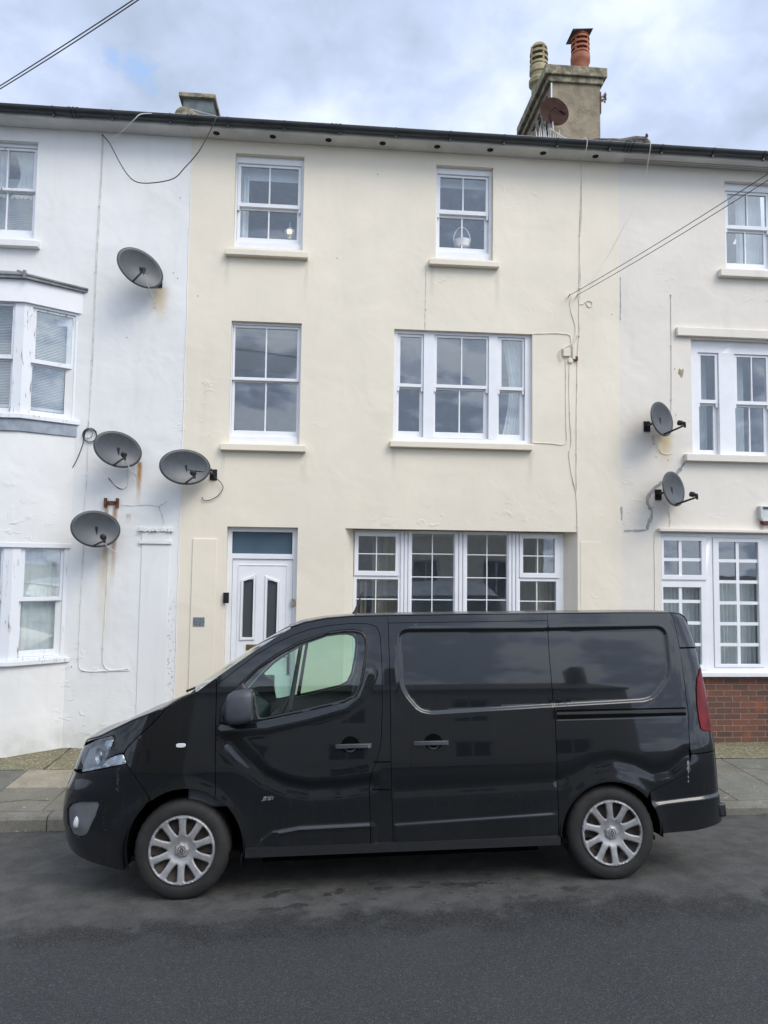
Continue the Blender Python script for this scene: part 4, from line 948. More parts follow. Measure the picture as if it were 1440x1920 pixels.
dish(347.5, 875, R_(27), R_(-5), .62, .42, R_(-2), 'grey satellite dish straddling the join of white and cream walls', bracket_dir=3.0)
dish(180, 991, R_(34), R_(-5), .575, .425, R_(4), 'lowest grey satellite dish on the white wall, under the rusty bracket', cab=2, bracket_dir=1)
dish(1241.5, 785, R_(34), R_(-6), .52, .44, R_(0), 'upper grey satellite dish on the stone coloured wall, seen edge on', bracket_dir=-.9, off=.26, armlen=.29, lz=-.15)
dish(1263.5, 916, R_(34), R_(-6), .52, .44, R_(0), 'lower grey satellite dish on the stone coloured wall, beside the filled crack', bracket_dir=-.9, off=.26, armlen=.29, lz=-.15)
# old brown dish on the roof by the chimney
c = at(1039, 210, .55)
T = Matrix.Translation(c) @ Matrix.Rotation(R_(6), 4, 'Z') @ Matrix.Rotation(R_(-4), 4, 'X')
root = thing('satellite_dish', 'round brown weathered satellite dish in front of the tall chimney', 'satellite dish', tuple(c), 'satellite dishes')
b = MB(); b.lathe([(0, -.03), (.1, -.026), (.17, -.014), (.213, 0), (.224, .012), (.213, .012), (.17, -.002), (.1, -.014), (0, -.018)], T @ Matrix.Rotation(R_(90), 4, 'X') , 40, cap=False); b.build('reflector', 'dish_brown', root)
b = MB(); b.tube([T @ Vector((-.05, -.01, -.17)), T @ Vector((-.07, -.02, -.02)), T @ Vector((.0, -.05, .04)), T @ Vector((.06, -.12, -.08))], .010, 6); b.tube([T @ Vector((.04, -.12, -.06)), T @ Vector((.10, -.14, -.12))], .022, 8); b.build('feed_arm', 'dish_brown', root)
b = MB(); b.tube([T @ Vector((0, .03, 0)), (c[0]+.0, c[1]+.12, c[2]-.1), (c[0]-.05, c[1]+.1, c[2]-.38)], .018, 8); b.tube([T @ Vector((-.04, -.02, -.18)), (c[0]-.02, c[1]-.02, c[2]-.30)], .014, 6); b.build('mast', 'steel_pale', root)
b = MB()
for k in range(11):
    a = at(1006+k*4.3, 262, .35); t_ = at(1003+k*4.5+(k % 2)*2, 240-6*math.sin(k*.6), .32)
    b.add([tuple(a), (a[0]+.022, a[1], a[2]), (t_[0]+.01, t_[1], t_[2])], [(0, 1, 2)])
tag(b.build('bird_spikes', 'white_trim', recalc=False, smooth=0, solid=.004), 'white plastic spiky strip beneath the brown roof dish', 'bird spikes')
b = MB(); b.tube(smooth_path([tuple(at(x, y, .3-.02*i)) for i, (x, y) in enumerate([(1030, 240), (1042, 248), (1052, 256), (1070, 261), (1090, 262), (1097, 258)])], 5), .008, 5); b.tube(smooth_path([tuple(at(x, y, .3)) for x, y in [(1028, 243), (1050, 252), (1062, 262)]], 5), .006, 5)
tag(b.build('cable', 'cable_cream'), 'loose pale cable trailing from the brown dish to the gutter', 'cable', 'wall cables')
# cables on the walls
def cable(pix, r, mat, label, y=-.005, name='cable', smooth=True, clips=None):
    P_ = []
    for i, p in enumerate(pix):
        yy = p[2] if len(p) > 2 else y; P_.append(tuple(at(p[0], p[1], yy)))
    b = MB(); b.tube(smooth_path(P_, 5) if smooth else P_, r, 6)
    o = tag(b.build(name, mat), label, 'cable', 'wall cables')
    if clips:
        k = 0
        for p in smooth_path(P_, 5)[::clips]:
            c_ = MB(); c_.box(p.x-.009, p.x+.009, -.016, -.0005, p.z-.006, p.z+.006); cc = c_.build('cable_clip', mat, o)
            # keep the clip where it was measured: cable mesh is in world coordinates
    return o
cable([(191, 252, -.05), (205, 268, -.12), (222, 300, -.22), (238, 326, -.28), (256, 341, -.28), (285, 343, -.28), (325, 335, -.28), (346, 315, -.30), (372, 285, -.32), (392, 250, -.34), (405, 222, -.37), (408, 218, -.3)], .0065, 'cable_dark', 'dark cable drooping in a loop from the gutter across the white wall')
cable([(205, 262, -.05), (222, 252, -.12), (238, 238, -.25), (252, 224, -.36), (270, 213, -.37), (330, 216, -.30)], .006, 'cable_pale', 'thin grey cable looping up over the gutter of the white house')
cable([(341, 206, .0), (360, 205, .0), (380, 211, -.1), (400, 216, -.3), (408, 219, -.36)], .004, 'cable_cream', 'pale cable crossing the half round tile on the roof edge', y=0)
cable([(192, 252), (189, 330), (185, 400), (181, 470), (178, 540), (174, 640), (170, 720), (168, 780), (165, 830), (163, 890), (158, 950), (157, 1010), (153, 1090), (150, 1160), (147.5, 1220), (147.5, 1246), (152, 1256), (170, 1259), (200, 1258), (243, 1257)], .0065, 'cable_pale', 'long pale cable running down the white wall from eaves to beside the pilaster', clips=9)
cable([(194, 254), (191, 330), (188, 400), (184, 460), (179, 560), (176, 640), (172, 720), (166, 790), (158, 812), (156, 824)], .005, 'cable_pale', 'second thinner pale cable beside the long one on the white wall')
cable([(203, 1028), (202, 1060), (200, 1100), (197, 1150), (193.5, 1200), (192, 1235), (196, 1250), (206, 1256), (225, 1256), (241, 1253)], .006, 'cable_pale', 'thin pale cable falling from the lowest dish on the white wall', clips=11)
cable([(160, 806), (156, 830), (149, 850), (142, 866), (135, 878)], .0055, 'cable_dark', 'dark tail hanging from the coiled cable on the white wall')
b = MB(); cc = at(168, 816, -.02)
for k, (r, dx, dz) in enumerate(((.085, 0, 0), (.078, .006, -.006), (.055, -.02, .012), (.088, .004, .003))): b.tube([(cc[0]+dx+r*math.cos(a*math.pi/12), -.012-.006*k, cc[2]+dz+r*math.sin(a*math.pi/12)) for a in range(25)], .004, 5)
tag(b.build('cable_coil', 'cable_dark'), 'round coil of dark cable hooked on the white wall below the bay corner', 'cable coil')
cable([(239, 880), (240, 905), (236, 913), (228, 916), (215, 908), (205, 895)], .006, 'cable_pale', 'short curled pale cable ending under the dish beside the coil')
cable([(203, 896), (212, 906), (222, 915), (230, 917)], .005, 'cable_dark', 'short dark cable stub on the white wall above the rusty bracket')
cable([(396, 878, -.05), (402, 893, -.05), (414, 905, -.04), (418, 916, -.03), (408, 930, -.03), (392, 938, -.02), (382, 938, -.02), (379, 932, -.02)], .005, 'cable_dark', 'dark cable curling loose on the cream wall right of the straddling dish')
cable([(1097, 258, -.37), (1101, 265, -.37), (1099, 280, -.30), (1094, 296, -.08), (1090, 312), (1089, 380), (1087, 440), (1087, 480), (1086, 540), (1086, 600), (1086, 630), (1083, 660), (1082, 720), (1081, 790), (1081, 850), (1081, 920), (1083, 1000)], .0065, 'cable_cream', 'thick cream cable running down the cream wall from the gutter', clips=10)
cable([(1091, 312), (1090.5, 400), (1086.5, 470), (1088.5, 500), (1088, 560)], .005, 'cable_cream', 'thin cream cable close beside the thick one near the eaves')
cable([(1071, 556, -.03), (1069, 570), (1071, 585), (1077, 605), (1079, 622), (1075, 640), (1072, 655)], .005, 'cable_cream', 'cream cable dropping from the overhead wires to the junction box')
cable([(1000, 626), (1030, 625), (1058, 626), (1069, 630), (1071, 645), (1072, 660)], .006, 'cable_cream', 'cream cable from the top corner of the triple window to the junction box')
cable([(1000, 830), (1030, 831.5), (1060, 831.5), (1061.5, 800), (1061, 750), (1061, 700), (1060, 672)], .006, 'cable_cream', 'cream cable from the sill of the triple window up to the junction box')
cable([(1068, 680), (1067, 720), (1068, 760), (1069, 790), (1071, 830), (1067, 850), (1069, 870), (1074, 900), (1080, 925), (1082, 960), (1083, 998)], .0065, 'cable_cream', 'wavy cream cable below the junction box joining the thick one', clips=12)
cable([(1085, 548), (1086, 568), (1092, 570), (1100, 565), (1109, 566), (1110, 573), (1104, 576), (1099, 568), (1103, 562)], .006, 'cable_cream', 'cream cable twisted into a small loop on the cream wall')
cable([(1220, 266, -.37), (1219, 280, -.34), (1215, 305, -.2), (1211, 332, -.1)], .006, 'cable_cream', 'short white cable end dangling from the right hand gutter')
cable([(1258, 553), (1258.5, 600), (1259, 680), (1259, 740), (1258.5, 772)], .006, 'cable_cream', 'thin cable running up the stone coloured wall above the upper dish', clips=8)
cable([(1237, 820, -.05), (1236, 838, -.02), (1240, 849), (1250, 852), (1259, 850)], .005, 'cable_cream', 'short pale cable hooking under the upper dish on the stone coloured wall')
cable([(1253, 948, -.04), (1255, 965), (1257, 978), (1254, 988), (1245, 992), (1236, 993), (1229, 995), (1227, 1020), (1228, 1080), (1228, 1150)], .005, 'cable_cream', 'pale cable from the lower dish down beside the many-paned window')
# overhead wires
def wire(p0, p1, r, sag, label, mat='cable_dark'):
    p0, p1 = Vector(p0), Vector(p1); pts = [p0.lerp(p1, t/24)-Vector((0, 0, sag*4*(t/24)*(1-t/24))) for t in range(25)]
    b = MB(); b.tube(pts, r, 6); return tag(b.build('overhead_wire', mat), label, 'cable', 'overhead wires')
def far(px, py, Y, ext, p0): q = at(px, py, Y); d = Vector(q)-Vector(p0); return tuple(Vector(p0)+d*ext)
a = tuple(at(1066, 555, -.05)); wire(a, far(1440, 317, -3.2, 1.5, a), .0042, .05, 'upper of two black wires rising from the cream wall to the right')
a = tuple(at(1081, 554, -.05)); wire(a, far(1440, 329, -3.2, 1.5, a), .0042, .05, 'lower of two black wires rising from the cream wall to the right')
cable([(1113, 527, -.05), (1124, 505), (1140, 480), (1159, 445), (1175, 415), (1187, 395)], .003, 'cable_pale', 'very thin line slanting up the cream wall across the paint join')
a = at(-60, 195, -3.0); c_ = at(243, -2, -4.2); d = c_-a; wire(a-d*.3, a+d*1.6, .0042, .03, 'upper black wire crossing the sky at the left corner')
a = at(-60, 197.5, -3.0); c_ = at(243, 0.5, -4.2); d = c_-a; wire(a-d*.3, a+d*1.6, .0042, .05, 'lower black wire crossing the sky at the left corner')
b = MB(); 
for px in (1066, 1081): q = at(px, 556, 0); b.tube([(q[0], -.0005, q[2]), (q[0], -.05, q[2]), (q[0]-.005, -.06, q[2]+.02)], .009, 8)
tag(b.build('wire_hooks', 'cable_cream'), 'pair of small hooks holding the overhead wires to the cream wall', 'hooks')
# junction box cluster
r = rect(1052, 1067, 655, 669, 0); t = thing('junction_box', 'small cream junction boxes with rusty screw beside the triple window', 'junction box', (r[0], 0, r[2]))
b = MB(); b.box(r[0]+.02, r[1]+.01, -.035, -.0008, r[2], r[3]); b.build('box', 'cream_sill', t, bevel=.005)
b = MB(); q = at(1069, 677, 0); b.lathe([(.035, 0), (.035, .02), (.028, .026), (0, .026)], Matrix.Translation((q[0], -.001, q[2])) @ Matrix.Rotation(R_(90), 4, 'X'), 20); q = at(1075, 662, 0); b.box(q[0]-.02, q[0]+.02, -.03, -.0008, q[2]-.09, q[2]+.09); b.build('terminal_block', 'cream_sill', t, bevel=.004)
b = MB(); q = at(1080, 673, 0); b.box(q[0]-.02, q[0]+.02, -.025, -.0009, q[2]-.025, q[2]+.03); b.build('screw_plate', 'rust', t, bevel=.003)
b = MB(); q = at(1052, 655, -.02); b.tube(smooth_path([tuple(at(x, y, -.02)) for x, y in ((1054, 676), (1050, 668), (1051, 656), (1062, 650), (1074, 643), (1080, 634), (1086, 626))], 5), .006, 6); b.build('lead_in', 'cable_cream', t)
# rusty bracket, plates, bell, key box, alarm
r = rect(197, 223, 935, 951, 0); b = MB(); b.box(r[0], r[1], -.02, -.0008, r[2]+.03, r[3]-.03); b.box(r[0]-.003, r[0]+.028, -.05, -.0009, r[2]-.005, r[3]+.005); b.box(r[1]-.028, r[1]+.003, -.05, -.0009, r[2]-.005, r[3]+.005)
tag(b.build('dish_bracket', 'rust', bevel=.004), 'empty rusty bracket streaking the white wall above the lowest dish', 'bracket')
r = rect(362.5, 384, 1157, 1174, 0); t = thing('wall_plate', 'small grey metal plate on the cream pilaster left of the door', 'plate', (r[0], 0, r[2]))
b = MB(); b.box(r[0], r[1], -.025, -.0165, r[2], r[3]); b.build('plate', 'grey_plate', t, bevel=.003)
b = MB()
for u, v, w_, h_ in ((.12, .48, .08, .09), (.25, .7, .05, .06), (.28, .25, .14, .06), (.62, .72, .10, .07), (.62, .40, .10, .07), (.9, .5, .12, .07), (.6, .2, .12, .05), (.38, .5, .05, .05)):
    x = r[0]+(r[1]-r[0])*u; z = r[2]+(r[3]-r[2])*v; b.box(x-w_*.07, x+w_*.07, -.0275, -.0252, z-h_*.06, z+h_*.06)
b.build('mark', 'black_plastic', t)
r = rect(418.5, 429, 1111, 1131, -.03); b = MB(); b.box(r[0], r[1], -.04, -.0008, r[2], r[3]); b.box(r[0]+.012, r[1]-.012, -.046, -.0401, r[2]+.02, r[2]+.06)
tag(b.build('doorbell', 'black_plastic', bevel=.006), 'black doorbell camera on the left edge of the door opening', 'doorbell')
r = rect(546, 552.5, 1123, 1136, .09); b = MB(); b.box(r[0], r[1], .06, .0895, r[2], r[3]); tag(b.build('key_safe', 'mortar_patch', bevel=.004), 'small beige box on the right side of the door frame', 'box')
t = thing('alarm_box', 'white burglar alarm box with red base on the stone coloured wall', 'alarm box', tuple(at(1424, 985)))
A = rect(1424, 1470, 949, 978, -.05)
def ab(pts, d0, d1, mat, name): b = MB(); b.prism(pts, d0, d1, lambda u, v, d: (u, d, v)); b.build(name, mat, t, bevel=.008)
ab([(A[0], A[3]), (A[1], A[3]), (A[1], A[2]+.01), (A[1]-.04, A[2]), (A[0]+.04, A[2]), (A[0]+.005, A[2]+.05)], -.07, -.0008, 'alarm_white', 'cover')
ab([(A[0]+.02, A[2]-.001), (A[1]-.02, A[2]-.001), (A[1]-.06, A[2]-.04), (A[0]+.06, A[2]-.045)], -.06, -.0009, 'red_lens', 'strobe_lens')
ab([(A[0]+.035, A[3]-.012), (A[1]-.035, A[3]-.012), (A[1]-.05, A[3]-.045), (A[0]+.05, A[3]-.045)], -.082, -.0705, 'dash', 'solar_panel')
# things standing inside on the window sills
q = at(543, 449, .22); t = thing('oil_lamp', 'small lit glass lamp standing inside the top left window of the cream house', 'lamp', tuple(q))
b = MB(); b.lathe([(.035, 0), (.03, .02), (.05, .05), (.075, .085), (.07, .12), (.03, .15), (.02, .16)], Matrix.Translation(q), 20); b.build('lamp_shade', 'lamp_glass', t)
b = MB(); b.lathe([(0, .05), (.03, .055), (.032, .085), (0, .095)], Matrix.Translation((q[0], q[1]-.08, q[2])), 16); b.build('flame', 'lamp_glow', t)
b = MB(); b.lathe([(.018, .15), (.015, .2), (.017, .24)], Matrix.Translation(q), 14); b.build('chimney_glass', 'clear_lens', t)
q = at(866, 467, .22); t = thing('wicker_basket', 'white wicker basket with tall hoop handle inside the top right cream window', 'basket', tuple(q))
b = MB(); b.lathe([(.07, 0), (.10, .02), (.12, .09), (.125, .11), (.11, .10), (.09, .02), (0, .015)], Matrix.Translation(q), 20); b.build('bowl', 'basket', t)
b = MB(); b.tube([(q[0]+.118*math.cos(a*math.pi/16), q[1], q[2]+.10+.21*math.sin(a*math.pi/16)) for a in range(17)], .008, 6); b.build('handle', 'basket', t)

# ------------------------------------------------------------------ houses across the road (they show in the glass and the van's paint)
YO = -16.5
def opp(x0, x1, mat, label, seed):
    rr = random.Random(seed); t = thing('terraced_house', label, 'house', ((x0+x1)/2, YO, 0), 'houses across the road')
    ez = 5.3; W_ = x1-x0; hs = []
    for zb_, h in ((.9, 1.5), (3.6, 1.25)):
        for k in (.18, .62): hs.append((x0+W_*k, x0+W_*k+1.05, zb_, zb_+h))
    b = MB(); b.slab(x0, x1, -.3, ez, hs, YO, YO-.3); b.box(x0, x1, YO-6, YO-5.8, -.3, ez); b.build('wall', mat, t, smooth=0)
    for h in hs:
        w_ = MB(); w_.slab(h[0], h[1], h[2], h[3], [(h[0]+.07, (h[0]+h[1])/2-.02, h[2]+.08, h[3]-.07), ((h[0]+h[1])/2+.02, h[1]-.07, h[2]+.08, h[3]-.07)], YO-.12, YO-.2); fr = w_.build('window', 'upvc', t)
        p = MB(); p.box(h[0]+.05, h[1]-.05, YO-.17, YO-.16, h[2]+.05, h[3]-.05); p.build('pane', 'frosted', fr)
    b = MB(); b.add([(x0, YO+.25, ez), (x1, YO+.25, ez), (x1, YO-3, ez+1.35), (x0, YO-3, ez+1.35), (x0, YO-6, ez), (x1, YO-6, ez)], [(0, 1, 2, 3), (3, 2, 5, 4)]); rf = b.build('roof', 'slate', t, smooth=0, solid=.1)
    b = MB(); b.box(x1-.45, x1+.0, YO-3.4, YO-2.6, ez+.9, ez+2.2); b.build('chimney', 'brick', rf)
opp(-9.5, -3.6, 'mortar_patch', 'buff brown house across the road, mirrored in the left windows', 1)
opp(-3.59, 2.1, 'stone_sill', 'grey painted house across the road, mirrored in the van side', 2)
opp(2.11, 8.2, 'cream_sill', 'cream house across the road, mirrored in the right hand windows', 3)

# ------------------------------------------------------------------ the van (local axes: x to the rear, y away from us, z up)
VO = np.array([-.9577, -4.0585, .0001])
EX = np.array([.99979568, 0., .02021381]); EY = np.array([.00232285, .99337545, -.1148905]); EZ = np.array([-.0200799, .11491398, .99317248])
W = 1.93; XS = -.22; LS = .72; BF = .42; XRR = 3.72; LRR = .28
van = thing('panel_van', 'black panel van parked at the kerb, facing left', 'van', tuple(VO)); van['_local'] = 1
mm_ = Matrix.Identity(4)
for i in range(3): mm_[i][0] = EX[i]; mm_[i][1] = EY[i]; mm_[i][2] = EZ[i]; mm_[i][3] = VO[i]
van.matrix_world = mm_
FZ = [0, .2, .26, .35, .5, .6, .72, .81, .915, 1.02, 1.09, 1.15, 1.25, 1.35, 1.6]; FX = [-.80, -.85, -.89, -.92, -.95, -.95, -.93, -.89, -.855, -.815, -.77, -.72, -.60, -.50, -.4]
RZ = [0, .35, .5, .93, 1.05, 1.6, 1.765, 1.9, 1.95, 2.1]; RX = [4.02, 4.025, 4.005, 4.00, 3.99, 3.975, 3.955, 3.92, 3.87, 3.80]
def tyv(z): return np.where(z < .9, .055*((np.maximum(0, .9-z))/.55)**2, .13*(np.maximum(0, z-.9)/1.05)**1.5)
TOP = None
def S(s, z):
    s = np.asarray(s, float); z = np.asarray(z, float)
    y = tyv(z) + .018*((s-1.6)/2.2)**2*(z > -1)
    x = s.copy() if s.ndim else np.array(s)
    t = np.clip((XS-s)/LS, 0, 1); A = XS-np.interp(z, FZ, FX)
    x = np.where(t > 0, XS-A*np.sin(t*np.pi/2), x); y = y+BF*(1-np.cos(t*np.pi/2))*np.where(t > 0, 1, 0)
    u = np.clip((s-XRR)/LRR, 0, 1); B = np.interp(z, RZ, RX)-XRR
    x = np.where(u > 0, XRR+B*np.sin(u*np.pi/2), x); y = y+.11*(1-np.cos(u*np.pi/2))
    if TOP is not None:
        d = np.interp(s, TOP[0], TOP[1])-z
        y = y+.035*np.maximum(0, 1-d/.07)**2
    return np.stack([x, y, z], -1)
def loc2w(p): return VO+p[..., 0:1]*EX+p[..., 1:2]*EY+p[..., 2:3]*EZ
def P(px, py):
    """photo pixel -> (s,z) on the van's near side"""
    tgt = np.array([px, py]); q = np.array([(px-338)/262., (1685-py)/262.])
    f = lambda q: proj(loc2w(S(np.array(q[0]), np.array(q[1]))[None])[0])-tgt
    for it in range(25):
        r = f(q)
        if abs(r).max() < .05: break
        J = np.array([(f(q+np.array([1e-4, 0]))-r)/1e-4, (f(q+np.array([0, 1e-4]))-r)/1e-4]).T
        if abs(np.linalg.det(J)) < 200: J = J+np.eye(2)*np.array([40, -40])
        st = np.linalg.solve(J, r); st = np.clip(st, -.15, .15); q = q-st
        q[0] = max(q[0], XS-LS*.97); q[0] = min(q[0], XRR+LRR*.98)
    return tuple(q)
def PP(l): return [P(*p) for p in l]
FE = XS-LS; RE = XRR+LRR
# --- outline curves measured on the photograph
topF = PP([(309, 1329), (335, 1314), (365, 1299), (400, 1274), (440, 1246), (480, 1218), (515, 1196), (545, 1177.5), (572, 1168), (610, 1160.5), (660, 1156), (705, 1155), (860, 1152.5), (1030, 1150.5), (1180, 1149), (1245, 1149)])
topR = PP([(1262, 1149.5), (1275, 1152), (1285, 1158)])
bonnetL = PP([(250, 1351), (215, 1368), (185, 1383)])[::-1]
zA = bonnetL[0][1]
topS = [(FE, zA-.07), (FE+.1, zA-.035)]+bonnetL+topF+topR+[(RE-.01, 1.86)]
topS = [p for p in topS]; 
clean = [topS[0]]
for p in topS[1:]:
    if p[0] > clean[-1][0]+.004: clean.append(p)
topS = clean
tsx = np.array([p[0] for p in topS]); tsz = np.array([p[1] for p in topS])
def topz(s): return float(np.interp(s, tsx, tsz))
archF = [(.018+.405*math.cos(a), .335+.405*math.sin(a)*1.03) for a in np.linspace(math.pi*1.07, -.10*math.pi, 26)]
def x2s(x, z):
    if x >= XS: return x
    A_ = XS-float(np.interp(z, FZ, FX)); return XS-LS*2/math.pi*math.asin(min(1, (XS-x)/A_))
archF = [(x2s(x, z), z) for x, z in archF]
archR = [(3.112+.372*math.cos(a), .335+.372*math.sin(a)*.98) for a in np.linspace(math.pi*1.03, -.03*math.pi, 26)]
def dens(poly, h=.02, closed=True):
    out = []; n = len(poly)
    for i in range(n if closed else n-1):
        a = np.array(poly[i]); b = np.array(poly[(i+1) % n]); k = max(1, int(np.linalg.norm(b-a)/h+.5))
        for j in range(k): out.append(tuple(a+(b-a)*j/k))
    if not closed: out.append(tuple(poly[-1]))
    return out
def area(p): return .5*sum(p[i][0]*p[(i+1) % len(p)][1]-p[(i+1) % len(p)][0]*p[i][1] for i in range(len(p)))
def inset(poly, d):
    if area(poly) < 0: poly = poly[::-1]
    n = len(poly); out = []
    for i in range(n):
        a, b, c = (np.array(poly[(i+k) % n]) for k in (-1, 0, 1))
        e1 = b-a; e2 = c-b; e1 = e1/(np.linalg.norm(e1)+1e-9); e2 = e2/(np.linalg.norm(e2)+1e-9)
        n1 = np.array([-e1[1], e1[0]]); n2 = np.array([-e2[1], e2[0]]); m_ = n1+n2; l = np.linalg.norm(m_)
        m_ = m_/l if l > .2 else n1; k = min(2.5, 1/max(.35, np.dot(m_, n1))); out.append(tuple(b+m_*d*k))
    return out
def inpoly(poly, pts):
    x = pts[:, 0]; y = pts[:, 1]; c = np.zeros(len(pts), bool); n = len(poly); j = n-1
    for i in range(n):
        xi, yi = poly[i]; xj, yj = poly[j]
        if yi != yj: c ^= ((yi > y) != (yj > y)) & (x < (xj-xi)*(y-yi)/(yj-yi)+xi)
        j = i
    return c
def sdist(poly, pts, closed=True):
    d = np.full(len(pts), 9.); n = len(poly)
    for i in range(n if closed else n-1):
        a = np.array(poly[i]); b = np.array(poly[(i+1) % n]); e_ = b-a; l2 = np.dot(e_, e_)+1e-12
        t = np.clip(((pts-a) @ e_)/l2, 0, 1); d = np.minimum(d, np.linalg.norm(pts-(a+t[:, None]*e_), axis=1))
    return d
sst = lambda x: np.clip(x, 0, 1)**2*(3-2*np.clip(x, 0, 1))
# pressed window shapes, creases
rec1 = PP([(745, 1196), (749, 1186), (760, 1180), (1026, 1178), (1070, 1178), (1070, 1322), (1041, 1324), (930, 1332), (806, 1339.5), (790, 1334), (768, 1315), (751, 1293), (747, 1270)])
rec2 = PP([(1010, 1176), (1046, 1175), (1228, 1173), (1243, 1178), (1252, 1193), (1256, 1230), (1259, 1266), (1245, 1290), (1229, 1307), (1212, 1315), (1100, 1323), (1046, 1326), (1010, 1327)])
def smooth2(p, k=4, closed=True):
    n = len(p); out = []
    for i in range(n if closed else n-1):
        p0, p1, p2, p3 = (np.array(p[(i+j) % n]) if closed else np.array(p[max(0, min(n-1, i+j))]) for j in (-1, 0, 1, 2))
        for q in range(k): t = q/k; out.append(tuple(.5*((2*p1)+(-p0+p2)*t+(2*p0-5*p1+4*p2-p3)*t*t+(-p0+3*p1-3*p2+p3)*t**3)))
    if not closed: out.append(tuple(p[-1]))
    return out
def round_poly(p, r):
    out = []; n = len(p)
    for i in range(n):
        a, b_, c = (np.array(p[(i+j) % n]) for j in (-1, 0, 1)); d1 = np.linalg.norm(a-b_); d2 = np.linalg.norm(c-b_); k = min(r, d1*.45, d2*.45)
        s_ = b_+(a-b_)/d1*k; e_ = b_+(c-b_)/d2*k
        for t in np.linspace(0, 1, 6): out.append(tuple((1-t)**2*s_+2*t*(1-t)*b_+t*t*e_))
    return out
rec1 = round_poly(PP([(743.5, 1179), (1070, 1177), (1070, 1323.5), (806, 1340), (784, 1334), (751, 1296)]), .10)
rec2 = round_poly(PP([(1000, 1177), (1250, 1172.5), (1260, 1268), (1229, 1309), (1209, 1316), (1000, 1328)]), .10)
crease1 = PP([(735, 1546), (850, 1538), (1039, 1525)]); crease2 = PP([(482, 1593), (492, 1576), (512, 1562), (560, 1553), (694, 1546)])
swoosh = PP([(432, 1392), (462, 1424), (500, 1456), (540, 1474), (580, 1481), (640, 1478), (694, 1470)]); mid = PP([(735, 1482), (880, 1474), (1045, 1464)])
hump = PP([(1046, 1462), (1080, 1450), (1110, 1432), (1150, 1424), (1190, 1434), (1225, 1450), (1255, 1444), (1290, 1415)])
railg = PP([(1043, 1343), (1286, 1337)]); bump_r = PP([(1231, 1506), (1346, 1489)])
shoulder = PP([(418, 1372), (500, 1366), (580, 1348), (650, 1328), (676, 1306), (690, 1262)])
def disp(pts):
    """outward relief of the side pressings"""
    o = np.zeros(len(pts))
    dep_ = np.zeros(len(pts)); rim_ = np.zeros(len(pts))
    for rc in (rec1, rec2):
        ins = inpoly(rc, pts); d = sdist(rc, pts); dep_ = np.maximum(dep_, np.where(ins, sst(d/.026), 0)); rim_ = np.maximum(rim_, np.exp(-(d/.016)**2))
    o += -.013*dep_+.001*rim_*(1-dep_)
    # slightly overlapping recesses share one depth
    for ar, r0 in ((archF, .405), (archR, .372)):
        c = np.array([.018 if ar is archF else 3.112, .335]); r = np.linalg.norm(pts-c, axis=1); o += .011*np.exp(-((r-r0)/.045)**2)*(pts[:, 1] > .2)
    def side(line, below, above, width, pts=pts):
        l = np.array(line); z = np.interp(pts[:, 0], l[:, 0], l[:, 1]); m_ = sst((pts[:, 0]-l[0, 0]+.05)/.08)*sst((l[-1, 0]+.05-pts[:, 0])/.08)
        return z, m_
    z, m_ = side(crease1, 0, 0, 0); o += .010*sst((z-pts[:, 1]+.012)/.024)*m_*(pts[:, 0] > 1.5)
    z, m_ = side(crease2[2:], 0, 0, 0); d = sdist(crease2, pts, False); o += .010*np.exp(-(d/.012)**2)*(pts[:, 0] < 1.45); o += .008*sst((z-pts[:, 1]+.004)/.012)*(pts[:, 0] < 1.37)*(pts[:, 0] > .66)*(pts[:, 1] < .6)
    d = sdist(swoosh, pts, False); zsw = np.interp(pts[:, 0], [p[0] for p in swoosh], [p[1] for p in swoosh]); o += -.017*np.exp(-(d/.05)**2)*np.where(pts[:, 0] < 1.45, 1, 0)+.007*np.exp(-((pts[:, 1]-zsw-.07)/.04)**2)*(pts[:, 0] < 1.42)*(pts[:, 0] > .5)*(pts[:, 1] < 1.0)*(pts[:, 1] > .4)*sst((1.42-pts[:, 0])/.1)*sst((pts[:, 0]-.5)/.1)
    d = sdist(mid, pts, False); o += -.009*np.exp(-(d/.05)**2)*(pts[:, 0] > 1.5)*(pts[:, 0] < 2.8)
    d = sdist(hump, pts, False); o += -.010*np.exp(-(d/.045)**2)*(pts[:, 0] > 2.70)
    d = sdist(bump_r, pts, False); zz2 = np.interp(pts[:, 0], [p[0] for p in bump_r], [p[1] for p in bump_r]); o += .016*sst((zz2-pts[:, 1]+.012)/.022)*(pts[:, 0] > 3.42)
    d = sdist(shoulder, pts, False); o += .010*np.exp(-(d/.03)**2)*(pts[:, 0] < 1.42)
    return o
